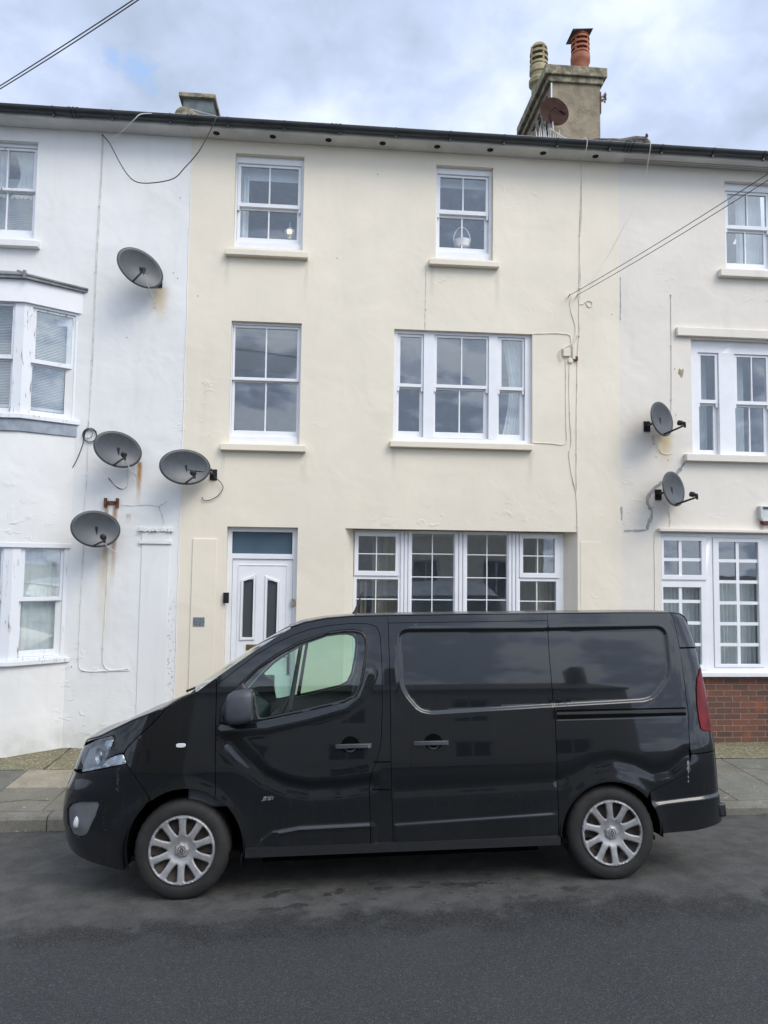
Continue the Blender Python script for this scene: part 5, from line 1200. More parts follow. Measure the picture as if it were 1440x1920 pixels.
def side_mesh(poly, holes=(), g=.016, gap=.003, off=0., far=False, relief=True, thick=0.):
    """panel cut from the van side: constrained triangulation in (s,z), mapped on the body surface"""
    pl = inset(poly, gap) if gap else (poly if area(poly) > 0 else poly[::-1]); pl = dens(pl, g)
    hl = []
    for h in holes: hh = inset(h, -gap) if gap else h; hl.append(dens(hh, g))
    a = np.array(pl); lo = a.min(0); hi = a.max(0)
    gx_, gy_ = np.meshgrid(np.arange(lo[0], hi[0], g), np.arange(lo[1], hi[1], g*.9)); gx_ = gx_+(np.arange(gx_.shape[0]) % 2)[:, None]*g/2
    pts = np.stack([gx_.ravel(), gy_.ravel()], 1)
    ok = inpoly(pl, pts) & (sdist(pl, pts) > g*.55)
    for h in hl: ok &= ~inpoly(h, pts) & (sdist(h, pts) > g*.55)
    pts = pts[ok]
    if relief and g < .03:      # rows of points that follow the pressings
        ex_ = []
        for rc in (rec1, rec2):
            for k_ in (-.012, -.006, 0., .0052, .0104, .0156, .0208, .026): ex_ += dens(inset(rc, k_) if k_ else rc, .011)
        for ln_ in (crease1, crease2, bump_r):
            for k_ in (-.018, -.012, -.006, 0, .006, .012, .018, .026): ex_ += [(a_, b_+k_) for a_, b_ in dens(ln_, .012, False)]
        ex_ = np.array(ex_); near = np.zeros(len(pts), bool)
        for rc in (rec1, rec2): near |= (sdist(rc, pts) < .031) & (inpoly(rc, pts) | (sdist(rc, pts) < .014))
        for ln_ in (crease1, crease2, bump_r): near |= sdist(ln_, pts, False) < .022
        pts = pts[~near]; ok = inpoly(pl, ex_) & (sdist(pl, ex_) > .005)
        for h in hl: ok &= ~inpoly(h, ex_) & (sdist(h, ex_) > .005)
        pts = np.concatenate([pts, ex_[ok]])
    vs = [Vector(p) for p in pl]; ed = [(i, (i+1) % len(pl)) for i in range(len(pl))]
    for h in hl: o = len(vs); vs += [Vector(p) for p in h]; ed += [(o+i, o+(i+1) % len(h)) for i in range(len(h))]
    vs += [Vector(p) for p in pts]
    ov, oe, of, *_ = delaunay_2d_cdt(vs, ed, [], 0, 1e-5)
    q = np.array([tuple(v) for v in ov]); tri = np.array([f for f in of if len(f) == 3]); cen = q[tri].mean(1)
    k = inpoly(pl, cen)
    for h in hl: k &= ~inpoly(h, cen)
    tri = tri[k]
    p3 = S(q[:, 0], q[:, 1]); 
    dd = (disp(q) if relief else 0)+off
    # push out along the surface normal (numerical)
    e_ = 1e-3; n_ = np.cross(S(q[:, 0]+e_, q[:, 1])-S(q[:, 0]-e_, q[:, 1]), S(q[:, 0], q[:, 1]+e_)-S(q[:, 0], q[:, 1]-e_)); ln = np.linalg.norm(n_, axis=1)[:, None]; n_ = n_/np.maximum(ln, 1e-12)
    p3 = p3+n_*(np.asarray(dd)[..., None] if np.ndim(dd) else dd)
    tri = [tuple(int(i) for i in t) for t in tri]
    if far: p3[:, 1] = W-p3[:, 1]; tri = [t[::-1] for t in tri]
    used = sorted(set(i for t in tri for i in t)); mp = {u: i for i, u in enumerate(used)}
    b = MB(); b.add([p3[u] for u in used], [tuple(mp[i] for i in t) for t in tri])
    if thick:
        if far: n_ = n_*np.array([1, -1, 1])
        cnt = {}
        for t in tri:
            for i in range(3): e2 = (t[i], t[(i+1) % 3]); cnt[e2] = cnt.get(e2, 0)+1
        for (i, j) in list(cnt):
            if (j, i) in cnt: continue
            b.add([p3[j], p3[i], p3[i]-n_[i]*thick, p3[j]-n_[j]*thick], [(0, 1, 2, 3)])
    return b
def panel(name, mat, poly, holes=(), parent=None, g=.016, gap=.003, off=0., relief=True, thick=.014, label=None, both=True, smooth=50, fg=.045):
    o = side_mesh(poly, holes, g, gap, off, False, relief, thick).build(name, mat, parent or van, recalc=False, smooth=smooth, label=label)
    if both: 
        pf = parent.get('_far') if parent else None
        o2 = side_mesh(poly, holes, fg, gap, off, True, False, thick).build(name, mat, bpy.data.objects[pf] if pf else van, recalc=False, smooth=smooth, label=label); o['_far'] = o2.name
    return o
def tops(s0, s1, n=14): return [(s, topz(s)) for s in np.linspace(s0, s1, n)]
# seams
seamA = PP([(404, 1502), (403.5, 1440), (404, 1380), (405.5, 1310), (406, 1283)])
doorTop = PP([(406, 1283), (424, 1270), (445, 1254), (480, 1228), (515, 1207), (550, 1190.5), (580, 1180), (615, 1173), (660, 1168.5), (690, 1169.5), (706, 1175), (713, 1190)])
doorR = PP([(713, 1190), (716.5, 1250), (717, 1330), (715, 1385), (712, 1405), (705, 1430), (697, 1450), (692.5, 1475), (694, 1530), (695, 1589)])
slideL = PP([(727.5, 1168), (730, 1240), (732, 1340), (733, 1430), (735, 1500), (737, 1584)])
slideR = PP([(1027, 1163.5), (1031, 1230), (1037, 1300), (1041, 1350), (1045, 1450), (1047, 1560), (1048, 1570)])
rearS = PP([(1258, 1150.5), (1266, 1175), (1274, 1213), (1283, 1275), (1290, 1335), (1293, 1400), (1295, 1450)])
botz = lambda s: float(np.interp(s, [.40, 1.5, 2.74], [.285, .33, .325]))
a_end = archF[-1]; aF_in = archF[0]; aR_in = archR[0]; aR_end = archR[-1]
def archpart(ar, s0, s1): return [p for p in ar if s0-1e-6 <= p[0] <= s1+1e-6]
xA_ = seamA[0][0]
# front bumper
bl_ = PP([(151, 1450), (180, 1444.5), (210, 1438.5), (238, 1433.5)]); fseam = PP([(238, 1433.5), (262, 1468), (281, 1496)])
zbl = bl_[0][1]
fl = [p for p in archF if p[0] < fseam[-1][0]-.01]
bumper = [(FE, zbl)]+bl_+fseam[1:]+fl[::-1]+[(aF_in[0], .205), (-.40, .207), (-.58, .245), (-.80, .30), (FE, .34)]
foghole = PP([(126, 1517), (133, 1507), (150, 1503), (182, 1503), (185.5, 1508), (179, 1528), (167, 1554), (160, 1566), (148, 1570), (135, 1565), (128, 1548)])
fog_ok = foghole
panel('front_bumper', 'paint', bumper, [foghole], gap=.002)
fp = panel('fog_lamp_surround', 'mid_grey', foghole, gap=.002, off=-.012, relief=False)
# headlamp
hl_ = PP([(151, 1449), (153, 1433), (158.5, 1408), (166, 1396), (185, 1386.5), (212, 1379.5), (215, 1385), (211, 1398), (204, 1414), (198, 1425), (208, 1420), (219, 1415.5), (231, 1413), (238, 1432), (210, 1437), (180, 1443)])
hl_[0] = (FE+.02, hl_[0][1]); hl_[1] = (FE+.01, hl_[1][1]); hl_[2] = (FE+.02, hl_[2][1]); 
lens = panel('headlamp', 'clear_lens', hl_, gap=.002, off=.004, relief=False, thick=.004, g=.012)
lens['label'] = 'clear wraparound headlamp with chrome lower wing'
for sgn, par in ((0, lens), (1, bpy.data.objects[lens['_far']])):
    fb = side_mesh(hl_, g=.02, gap=.004, off=-.05, far=bool(sgn), relief=False).build('lamp_housing', 'mid_grey', par, recalc=False)
    wing = PP([(186, 1441), (196, 1430), (206, 1421), (219, 1416.5), (230.5, 1414.5), (236.5, 1431), (212, 1436.5)])
    side_mesh(wing, g=.012, gap=.001, off=-.004, far=bool(sgn), relief=False).build('chrome_wing', 'reflector', par, recalc=False, solid=.004)
    side_mesh(PP([(153, 1447), (168, 1445), (190, 1439.5), (188, 1436), (168, 1441), (154, 1443)]), g=.012, gap=0, off=-.004, far=bool(sgn), relief=False).build('chrome_strip', 'reflector', par, recalc=False)
    bar_ = PP([(196, 1388), (211, 1386), (206, 1402), (195, 1404)])
    side_mesh(bar_, g=.012, gap=.001, off=-.012, far=bool(sgn), relief=False).build('reflector', 'reflector', par, recalc=False, solid=.01)
    c0_ = S(np.array(P(180, 1418)[0]), np.array(P(180, 1418)[1]))
    if sgn: c0_[1] = W-c0_[1]
    b = MB(); b.lathe([(0, 0), (.03, .004), (.05, .02), (.058, .045)], Matrix.Translation((c0_[0]+.05, c0_[1]+(.03 if not sgn else -.03), c0_[2])) @ Matrix.Rotation(R_(-90), 4, 'Y') @ Matrix.Rotation(R_(35 if not sgn else -35), 4, 'X'), 20, cap=False); b.build('bulb_bowl', 'reflector', par)
# bonnet flank above the headlamp, then fender
flank = tops(FE+.02, bonnetL[-1][0], 8)[1:]+[p for p in topS if bonnetL[-1][0] < p[0] < topF[0][0]+.001]+PP([(303, 1338), (285, 1357), (263, 1376), (240, 1399), (232, 1411), (219, 1414), (208, 1418.5), (199, 1424), (206, 1413), (213, 1398), (217, 1385), (213, 1378), (185, 1385)])+[(FE+.10, P(166, 1395)[1])]
bonnet = panel('bonnet', 'paint', flank, gap=.0015)
fender = [topF[0]]+[p for p in topS if topF[0][0] < p[0] < seamA[-1][0]-.01]+[(seamA[-1][0], topz(seamA[-1][0]))]+seamA[::-1]+[p for p in archF if p[0] < seamA[0][0] and p[0] > fseam[-1][0]][::-1]+fseam[::-1]+PP([(232.5, 1413), (240, 1400), (263, 1377), (285, 1358), (303, 1339)])
fender = [q for i, q in enumerate(fender) if i == 0 or math.hypot(q[0]-fender[i-1][0], q[1]-fender[i-1][1]) > .004]
panel('front_wing', 'paint', fender, gap=.0025)
# pillars + roof side rail: everything between the door tops and the roof line
winO = PP([(450, 1281.5), (482, 1251), (520, 1225), (560, 1203.5), (612, 1185.5), (640, 1181), (664, 1180), (680, 1184), (688, 1194), (689, 1210), (686, 1245), (679, 1283), (668, 1306), (646, 1317), (560, 1337), (496, 1350), (462, 1357), (430, 1360), (411, 1357), (402, 1344), (400.5, 1332), (408, 1318)])
winO[-2] = (seamA[0][0]+.012, winO[-2][1]); winO[-1] = (seamA[0][0]+.03, winO[-1][1]); winO[-3] = (seamA[0][0]+.022, winO[-3][1])
door = [p for p in archF if p[0] > seamA[0][0]+.001]
door = seamA[1:]+doorTop[1:]+doorR[1:]+[(a_end[0]+.01, botz(.42))]+door[::-1]+[seamA[0]]
fd = panel('front_door', 'paint', door, [winO], gap=.0028)
fd2 = bpy.data.objects[fd['_far']]
rail_ = [(seamA[-1][0], topz(seamA[-1][0]))]+[p for p in topS if seamA[-1][0]+.01 < p[0] < slideL[0][0]-.01]+[(slideL[0][0], topz(slideL[0][0]))]+slideL+PP([(696, 1590)])+doorR[::-1][1:]+doorTop[::-1][1:]
panel('door_pillar', 'paint', rail_, gap=.0015)
roofrail = [p for p in [(slideL[0][0], topz(slideL[0][0])+.0)]+[q for q in topS if slideL[0][0]+.01 < q[0] < slideR[0][0]]+[(slideR[0][0], topz(slideR[0][0]))]]+[slideR[0], slideL[0]]
panel('roof_rail', 'paint', roofrail, gap=.0012)
slide = slideL[::-1]+slideR+[(2.0, botz(2.)), (1.7, botz(1.7))]
slide = slideL+[(1.7, botz(1.7)), (2.2, botz(2.2))]+slideR[::-1]
sd = panel('sliding_door', 'paint', slide, gap=.003)
rq = slideR+[(aR_in[0]-.0, botz(2.74))]+[p for p in archR if p[0] < 3.45]
lineB = PP([(1218, 1484), (1240, 1474), (1262, 1463), (1290, 1450)])
rq = [(slideR[0][0], topz(slideR[0][0]))]+slideR+[(aR_in[0], botz(2.7))]+[p for p in archR if p[0] < lineB[0][0] or p[1] > lineB[0][1]]+lineB+rearS[::-1]+[(rearS[0][0], topz(rearS[0][0]))]+[p for p in topS if slideR[0][0]+.02 < p[0] < rearS[0][0]-.02][::-1]
panel('rear_quarter', 'paint', rq, gap=.002)
# rear corner: spoiler cap, post with tail lamp, bumper
capR = [(rearS[0][0], topz(rearS[0][0]))]+[p for p in topS if p[0] > rearS[0][0]+.005]+[(RE, 1.80), (RE, P(1311, 1213)[1])]+PP([(1290, 1213.5), (1274, 1214)])+[rearS[1]]
panel('rear_cap', 'paint', capR, gap=.002, relief=False)
tl = PP([(1311, 1254), (1306, 1272), (1304.5, 1290), (1305.5, 1320), (1309, 1345), (1313, 1366), (1318, 1370), (1331, 1371)])
tl = tl+[(RE, tl[-1][1]), (RE, P(1311, 1254)[1]+.01)]
postR = PP([(1274.5, 1216), (1290, 1215.5)])+[(RE, P(1308, 1215)[1]), (RE, tl[-1][1]+.004)]+[(p[0], p[1]) for p in tl[:8]]+[(RE, tl[-3][1]-.004), (RE, P(1341, 1403)[1])]+PP([(1296, 1414)])+rearS[::-1][1:5]
panel('rear_post', 'paint', postR, gap=.0018, relief=False)
tlo = panel('tail_lamp', 'tail_red', tl, gap=.002, off=.008, relief=False, g=.012, label='tall red tail lamp with pale strip')
for sgn, par in ((0, tlo), (1, bpy.data.objects[tlo['_far']])):
    st_ = PP([(1319, 1277), (1321.5, 1277), (1326, 1308), (1323, 1309)]); 
    side_mesh([(RE-.05, st_[0][1]), (RE-.012, st_[1][1]), (RE-.012, st_[2][1]), (RE-.05, st_[3][1])], g=.012, gap=0, off=.0085, far=bool(sgn), relief=False).build('reversing_lens', 'white_lens', par, recalc=False, solid=.004)
bmpR = PP([(1297, 1415)])+[(RE, P(1341, 1404.5)[1]), (RE, .385)]+PP([(1300, 1556)])+[(aR_end[0]+.0, .315)]+[p for p in archR if p[0] > lineB[0][0] and p[1] < lineB[0][1]][::-1]+lineB
panel('rear_bumper', 'paint', bmpR, gap=.002, label='rear bumper with scuffed corner')
b = MB(); bz_ = S(np.array(RE), np.array(.48)); b.box(3.98, 4.045, .10, W-.10, .40, .50); b.build('tow_step', 'black_plastic', van, bevel=.015)
# black core behind the shut lines
archO = [(x2s(.018+.418*math.cos(a), .335+.418*math.sin(a)*1.03), .335+.418*math.sin(a)*1.03) for a in np.linspace(math.pi*1.07, -.10*math.pi, 26)]
full = [(FE+.03, .36), (FE+.03, zA-.1)]+[(p[0], p[1]-.012) for p in topS if p[0] > FE+.05]+[(RE-.02, 1.8), (RE-.02, .42), (aR_end[0]+.02, .34)]+[(3.112+(p[0]-3.112)*1.03, .335+(p[1]-.335)*1.03) for p in archR[::-1]]+[(aR_in[0]-.02, .355), (a_end[0]+.02, .33)]+archO[::-1]+[(aF_in[0]-.03, .27)]
holesI = [inset(winO, -.005), hl_, foghole]
side_mesh(full, [inset(winO, -.004), inset(hl_, -.002), inset(foghole, -.002)], g=.05, gap=0, off=-.030, relief=False).build('inner_panel', 'liner', van, recalc=False)
side_mesh(full, [inset(winO, -.004), inset(hl_, -.002), inset(foghole, -.002)], g=.06, gap=0, off=-.030, relief=False, far=True).build('inner_panel', 'seat', van, recalc=False)
# --- windows of the front doors
seal_in = inset(winO, .017)
glassP = PP([(456, 1283), (484, 1256), (522, 1230), (562, 1208), (613, 1190), (640, 1186), (663, 1185), (677, 1188.5), (683, 1197), (684, 1211), (681, 1244), (674, 1281), (664, 1302), (645, 1312), (560, 1332), (497, 1345), (486, 1346), (478, 1300)])
divd = PP([(562.5, 1199), (570, 1196), (547, 1336), (537, 1339)])
for sgn, par in ((0, fd), (1, fd2)):
    kw = dict(gap=0, relief=False, far=bool(sgn))
    side_mesh(winO, [glassP], g=.02, off=-.002, **kw).build('window_seal', 'black_plastic', par, recalc=False, solid=.02)
    side_mesh(glassP, g=.06, off=-.012, **kw).build('window', 'van_glass', par, recalc=False)
    side_mesh(divd, g=.02, off=-.004, **kw).build('quarter_light_bar', 'black_plastic', par, recalc=False, solid=.02)
# --- upper surfaces: bonnet skin, cowl, windscreen, roof, tailgate
def loft(rows, nseg=26, hz=.05, hx=0., p=2.2, flatx=None):
    """rows: (s,z) edge points; each crosses to the mirrored edge with a crown"""
    b = MB(); V = []
    for r_ in rows:
        s_, z_ = r_[0], r_[1]; h_ = r_[2] if len(r_) > 2 else hz; x_ = r_[3] if len(r_) > 3 else hx
        e_ = S(np.array(s_), np.array(z_))
        for k in range(nseg+1):
            v = k/nseg; y = e_[1]+(W-2*e_[1])*v; c = 1-abs(2*v-1)**p
            rib = .003*math.cos(v*math.pi*2*9)*(1 if r_[0] > 1.5 and .08 < v < .92 else 0)*(1 if hz > .03 and x_ == 0 and r_[0] > 1.5 else 0)
            V.append((e_[0]-x_*c, y, z_+h_*c+rib))
    m_ = nseg+1; b.add(V, [(j*m_+i, j*m_+i+1, (j+1)*m_+i+1, (j+1)*m_+i) for j in range(len(rows)-1) for i in range(nseg)]); return b
def trow(s0, s1, n, h0, h1, x0=0, x1=0): return [(s, topz(s)-.004, h0+(h1-h0)*i/(n-1), x0+(x1-x0)*i/(n-1)) for i, s in enumerate(np.linspace(s0, s1, n))]
sB1 = topF[0][0]; sC = topF[2][0]+.01; sW = topF[7][0]
br = [(s, topz(s)-.003, .035, .0) for s in np.linspace(FE+.01, sB1, 16)]
br = [(a, z, h, -0.0) for a, z, h, x in br]
loft(br, hz=.035, p=2.0).build('bonnet_skin', 'paint', bonnet, recalc=False, smooth=60, solid=.01)
loft(trow(sB1+.004, sC, 6, -.02, -.03, .05, .06), hz=0).build('cowl_grille', 'cowl', van, recalc=False, solid=.01)
scr = loft(trow(sC+.0, sW, 22, .03, .045, .10, .04), p=2.2).build('windscreen', 'screen_glass', van, recalc=False, smooth=60)
rr_ = [(s, topz(s)-.003, .038, .04*max(0, 1-(s-sW)/.5)) for s in np.linspace(sW+.004, topR[-1][0], 60)]
loft(rr_, nseg=72, hz=.06).build('roof', 'paint', van, recalc=False, smooth=60, solid=.012)
rg = [(RE, z, 0., -.015) for z in np.linspace(.40, 1.84, 20)]
e0 = topR[-1]
loft([(e0[0], e0[1], .05, 0), (RE-.05, 1.88, .04, -.01)]+rg[::-1], p=3).build('rear_doors', 'paint', van, recalc=False, smooth=40, solid=.012)
fr_ = [(FE, z, 0., .03) for z in np.linspace(.34, zA-.07, 18)]
loft(fr_+[(FE+.02, topz(FE+.02)-.003, .03, .02)], p=2.2).build('nose', 'paint', van, recalc=False, smooth=40, solid=.012)
b = MB()
for k in range(5): z = .42+.045*k; x = float(np.interp(z, FZ, FX))-.036; b.box(x+.01, x+.030, .75, W-.75, z, z+.022)
for k in range(3): z = .86+.05*k; x = float(np.interp(z, FZ, FX))-.034; b.box(x+.006, x+.026, .62, W-.62, z, z+.018)
b.build('grille', 'black_plastic', van)
# wipers on the cowl
b = MB()
for y0, y1 in ((.35, .95), (1.0, 1.55)):
    e_ = S(np.array(sC-.02), np.array(topz(sC-.02)))
    b.tube([(e_[0]-.10, y0, e_[2]-.0), (e_[0]-.02, (y0+y1)/2, e_[2]+.035), (e_[0]+.02, y1, e_[2]+.03)], .010, 6)
b.tube([(S(np.array(sC-.06), np.array(1.3))[0], .16, topz(sC-.06)+.0), (S(np.array(sC-.02), np.array(1.3))[0], .3, topz(sC-.02)+.03)], .012, 6)
b.build('wiper', 'black_plastic', van)
# aerial
ax = P(668, 1152)[0]
b = MB(); b.tube([(ax, .55, topz(ax)+.03), (ax+.01, .55, topz(ax)+.06), (ax+.075, .55, topz(ax)+.22)], [.022, .010, .0035], 8); b.build('aerial', 'black_plastic', van)
# --- floor, bulkhead, interior
b = MB(); b.box(-.35, 3.45, .07, W-.07, .27, .30); b.box(-.30, 3.4, .40, .55, .21, .2698); b.box(-.30, 3.4, W-.55, W-.40, .21, .2698); b.box(.55, 2.6, .22, W-.2, .19, .2695); b.build('underbody', 'liner', van)
b = MB(); bh = [(.11, .3), (.05, .9), (.12, 1.4), (.23, 1.85), (W-.23, 1.85), (W-.12, 1.4), (W-.05, .9), (W-.11, .3)]; b.prism(bh, 1.50, 1.52, lambda u, v, d: (d, u, v)); b.build('bulkhead', 'dash', van)
b = MB(); dz_ = .98
b.prism([(.02, .6), (.02, 1.08), (.20, 1.24), (.36, 1.25), (.47, 1.18), (.50, 1.0), (.46, .6)], .10, W-.10, lambda u, v, d: (u, d, v)); b.build('dashboard', 'dash', van, bevel=.02)
b = MB(); b.tube([(.60+.10*math.cos(a)*1, 1.42+.19*math.sin(a), 1.12+.17*math.cos(a)) for a in np.linspace(0, 2*math.pi, 29)], .014, 8)
for a in (1.57, -1.57, 3.14): b.tube([(.60, 1.42, 1.12), (.60+.09*math.cos(a), 1.42+.18*math.sin(a), 1.12+.16*math.cos(a))], .014, 6)
b.tube([(.45, 1.42, 1.06), (.60, 1.42, 1.12)], [.035, .045], 10); b.build('steering_wheel', 'black_plastic', van)
for y0, nm_ in ((.18, 'seat'), (1.16, 'seat')):
    b = MB()
    b.prism([(.72, .72), (.74, .86), (1.20, .82), (1.24, .72)], y0, y0+.52, lambda u, v, d: (u, d, v))
    b.prism([(1.19, .80), (1.28, 1.42), (1.31, 1.46), (1.37, 1.42), (1.33, .80)], y0+.02, y0+.50, lambda u, v, d: (u, d, v))
    b.prism([(1.31, 1.50), (1.32, 1.66), (1.38, 1.67), (1.40, 1.50)], y0+.14, y0+.38, lambda u, v, d: (u, d, v)); b.tube([(1.34, y0+.2, 1.42), (1.35, y0+.2, 1.52)], .008); b.tube([(1.34, y0+.32, 1.42), (1.35, y0+.32, 1.52)], .008)
    b.build('seat', 'seat', van, bevel=.025)
b = MB(); b.box(.27, .40, .9, 1.06, 1.255, 1.30); b.build('dashboard_cloth', 'fabric_green', van, bevel=.01)
# --- wheel wells
for cx_, r_ in ((.018, .42), (3.112, .39)):
    for far_ in (0, 1):
        b = MB(); y0, y1 = (.035, .42) if not far_ else (W-.42, W-.035)
        V = []; n = 28
        for k in range(n+1):
            a0_, a1_ = (1.085, -.10) if cx_ < 1 else (1.05, -.035); a = math.pi*(a0_+(a1_-a0_)*k/n)
            for y in (y0, y1): V.append((cx_+r_*math.cos(a), y, .335+r_*math.sin(a)))
        yi = y1 if not far_ else y0
        b.add(V, [(2*k, 2*k+1, 2*k+3, 2*k+2) for k in range(n)]); V2 = [V[2*k+(0 if far_ else 1)] for k in range(n+1)]; b.add(V2, [tuple(range(n+1))])
        b.build('wheel_arch_liner', 'liner', van, recalc=False)
# --- handles, indicator, badge, mirror
def on(px, py, off=0.):
    s_, z_ = P(px, py); p = S(np.array(s_), np.array(z_)); return Vector((p[0], p[1]-off, p[2]))
def handle(par, x0, x1, y0, y1, key, cxp, cyp):
    cA, cB = on(x0, (y0[0]+y0[1])/2), on(x1, (y1[0]+y1[1])/2); cu = on(cxp, cyp)
    for far_, pr_ in ((0, par), (1, bpy.data.objects[par['_far']])):
        fy = (lambda p: p) if not far_ else (lambda p: Vector((p[0], W-p[1], p[2])))
        b = MB(); n = 24; V = [fy(Vector((cu.x+.066*math.cos(2*math.pi*k/n), cu.y-.0065, cu.z+.058*math.sin(2*math.pi*k/n)))) for k in range(n)]; b.add(V, [tuple(range(n))]); b.build('recess_shade_disc', 'liner', pr_, recalc=False)  # flat disc, the shade of the handle hollow given by near-black colour
        b = MB(); V = [fy(Vector((cu.x+.050*math.cos(math.pi+math.pi*k/n*.999), cu.y-.0075, cu.z+.053*math.sin(math.pi+math.pi*k/n)))) for k in range(n+1)]+[fy(Vector((cu.x+.046*math.cos(math.pi+math.pi*k/n*.999), cu.y-.0075, cu.z+.040*math.sin(math.pi+math.pi*k/n)))) for k in range(n, -1, -1)]
        b.add(V, [(k, k+1, 2*n-k, 2*n+1-k) for k in range(n)]); b.build('recess_lip', 'grey_plastic', pr_, recalc=False)
        b = MB(); h_ = .0165; m_ = 10
        top = []; bot = []
        for k in range(m_+1):
            t = k/m_; p = cA.lerp(cB, t); o_ = .010+.022*math.sin(math.pi*t)**.5
            top.append(p+Vector((0, -o_, h_+.003*math.sin(math.pi*t)))); bot.append(p+Vector((0, -o_, -h_+.004*math.sin(math.pi*t))))
        V = [fy(p) for p in top]+[fy(p) for p in bot]+[fy(p+Vector((0, .016, 0))) for p in top]+[fy(p+Vector((0, .016, 0))) for p in bot]; q = m_+1; fs = []
        for k in range(m_): fs += [(k, k+1, q+k+1, q+k), (2*q+k, 3*q+k, 3*q+k+1, 2*q+k+1), (k, 2*q+k, 2*q+k+1, k+1), (q+k, q+k+1, 3*q+k+1, 3*q+k)]
        fs += [(0, q, 3*q, 2*q), (m_, 2*q+m_, 3*q+m_, q+m_)]; b.add(V, fs)
        hh = b.build('handle', 'grey_plastic', pr_, bevel=.005)
        if key: b = MB(); kp = fy(cB+Vector((-.022, -.030, 0))); b.lathe([(0, -.004), (.012, -.004), (.013, .012)], Matrix.Translation(kp) @ Matrix.Rotation(R_(-90 if not far_ else 90), 4, 'X'), 16); b.build('key_lock', 'chrome', hh)
handle(fd, 628.5, 697, (1394, 1406), (1392, 1404), True, 657, 1396)
handle(sd, 775, 841, (1389.5, 1399), (1388, 1397), False, 812.5, 1391)
wing_ob = [o for o in van.children if o.name.startswith('front_wing')][0]
c_ = on(339.5, 1397.5); b = MB(); b.prism([(c_.x+.034*math.copysign(abs(math.cos(a))**.6, math.cos(a)), c_.z+.0145*math.copysign(abs(math.sin(a))**.7, math.sin(a))) for a in np.linspace(0, 2*math.pi, 24, endpoint=False)], c_.y-.012, c_.y+.004, lambda u, v, d: (u, d, v)); b.build('side_indicator', 'white_lens', wing_ob, bevel=.003)
# chrome script badge on the door
c_ = on(490, 1502); sc_ = .0055
strokes = [[(0, 0), (1.2, .4), (2.2, .3)], [(2.2, .2), (3.6, 3.6), (4.6, 3.8), (4.8, 3.2), (3.6, 0)], [(4.6, .4), (5.9, 3.8)], [(5.6, 2.4), (6.6, 3.9), (7.2, 3.6), (6.2, .4)], [(7.2, 2.6), (8.2, 4.0), (8.8, 3.6), (7.8, .6)],
           [(9.6, 3.9), (8.8, 2.6), (9.0, .9), (10.0, .7), (10.9, 3.9), (10.2, .8)], [(11.3, .8), (12.4, 4.3)], [(12.0, 2.6), (13.2, 4.4), (14.0, 4.0), (13.0, 1.0)], [(14.3, 1.2), (15.0, 3.4), (15.9, 3.9), (15.6, 4.3)]]
b = MB()
for st_ in strokes: b.tube([(c_.x+.0055*u, c_.y-.004, c_.z+.0075*v) for u, v in st_], .0026, 5)
b.build('badge', 'chrome', fd)
def mirror(far_):
    fy = (lambda p: p) if not far_ else (lambda p: (p[0], W-p[1], p[2])); pr_ = fd if not far_ else fd2
    sc = on(452, 1322, .16); b = MB(); n = 20; V = []
    # housing: rounded box lofted front to back
    hw, hh_ = .135, .118
    dd_ = [(-.085, .55), (-.07, .84), (-.03, 1.), (.04, 1.02), (.085, .97), (.10, .90)]
    cxm, cym, czm = sc.x, sc.y, sc.z
    for dx, k in dd_:
        for i in range(n):
            a = 2*math.pi*i/n; ca, sa = math.cos(a), math.sin(a)
            V.append(fy((cxm+dx, cym+.105*k*math.copysign(abs(ca)**.55, ca), czm+hh_*k*math.copysign(abs(sa)**.55, sa)+.012*dx/.1)))
    fs = [(j*n+i, j*n+(i+1) % n, (j+1)*n+(i+1) % n, (j+1)*n+i) for j in range(len(dd_)-1) for i in range(n)]+[tuple(range(n)), tuple(range((len(dd_)-1)*n, len(dd_)*n))[::-1]]
    b.add(V, fs); mo = b.build('door_mirror', 'grey_plastic', pr_, bevel=.004)
    b = MB(); b.tube([fy((cxm-.06, cym+.03, czm-.07)), fy((cxm-.09, cym+.11, czm-.075)), fy((cxm-.07, cym+.19, czm-.06))], [.035, .04, .045], 10); b.build('mirror_arm', 'black_plastic', mo)
    b = MB(); b.box(cxm+.1005, cxm+.104, min(fy((0, cym-.075, 0))[1], fy((0, cym+.075, 0))[1]), max(fy((0, cym-.075, 0))[1], fy((0, cym+.075, 0))[1]), czm-.085, czm+.095); b.build('mirror_glass', 'chrome', mo)
    b = MB(); p_ = (cxm-.088, cym-.03, czm-.085); b.prism([(p_[0], p_[2]), (p_[0]+.05, p_[2]-.005), (p_[0]+.045, p_[2]-.045)], fy((0, cym-.06, 0))[1], fy((0, cym-.04, 0))[1], lambda u, v, d: (u, d, v)); b.build('indicator', 'clear_lens', mo)
mirror(0); mirror(1)
# fog lamp
c_ = on(140, 1540, -.0)
for far_ in (0, 1):
    cy = c_.y+.012 if not far_ else W-c_.y-.012; pr_ = fp if not far_ else bpy.data.objects[fp['_far']]
    b = MB(); b.lathe([(0, .018), (.022, .014), (.034, .0), (.036, -.02)], Matrix.Translation((c_.x+.01, cy, c_.z)) @ Matrix.Rotation(R_(-70), 4, 'Y') @ Matrix.Rotation(R_(40 if not far_ else -40), 4, 'X') @ Matrix.Diagonal((1.45, .72, 1, 1)), 18, cap=False); b.build('fog_lamp', 'white_lens', pr_)
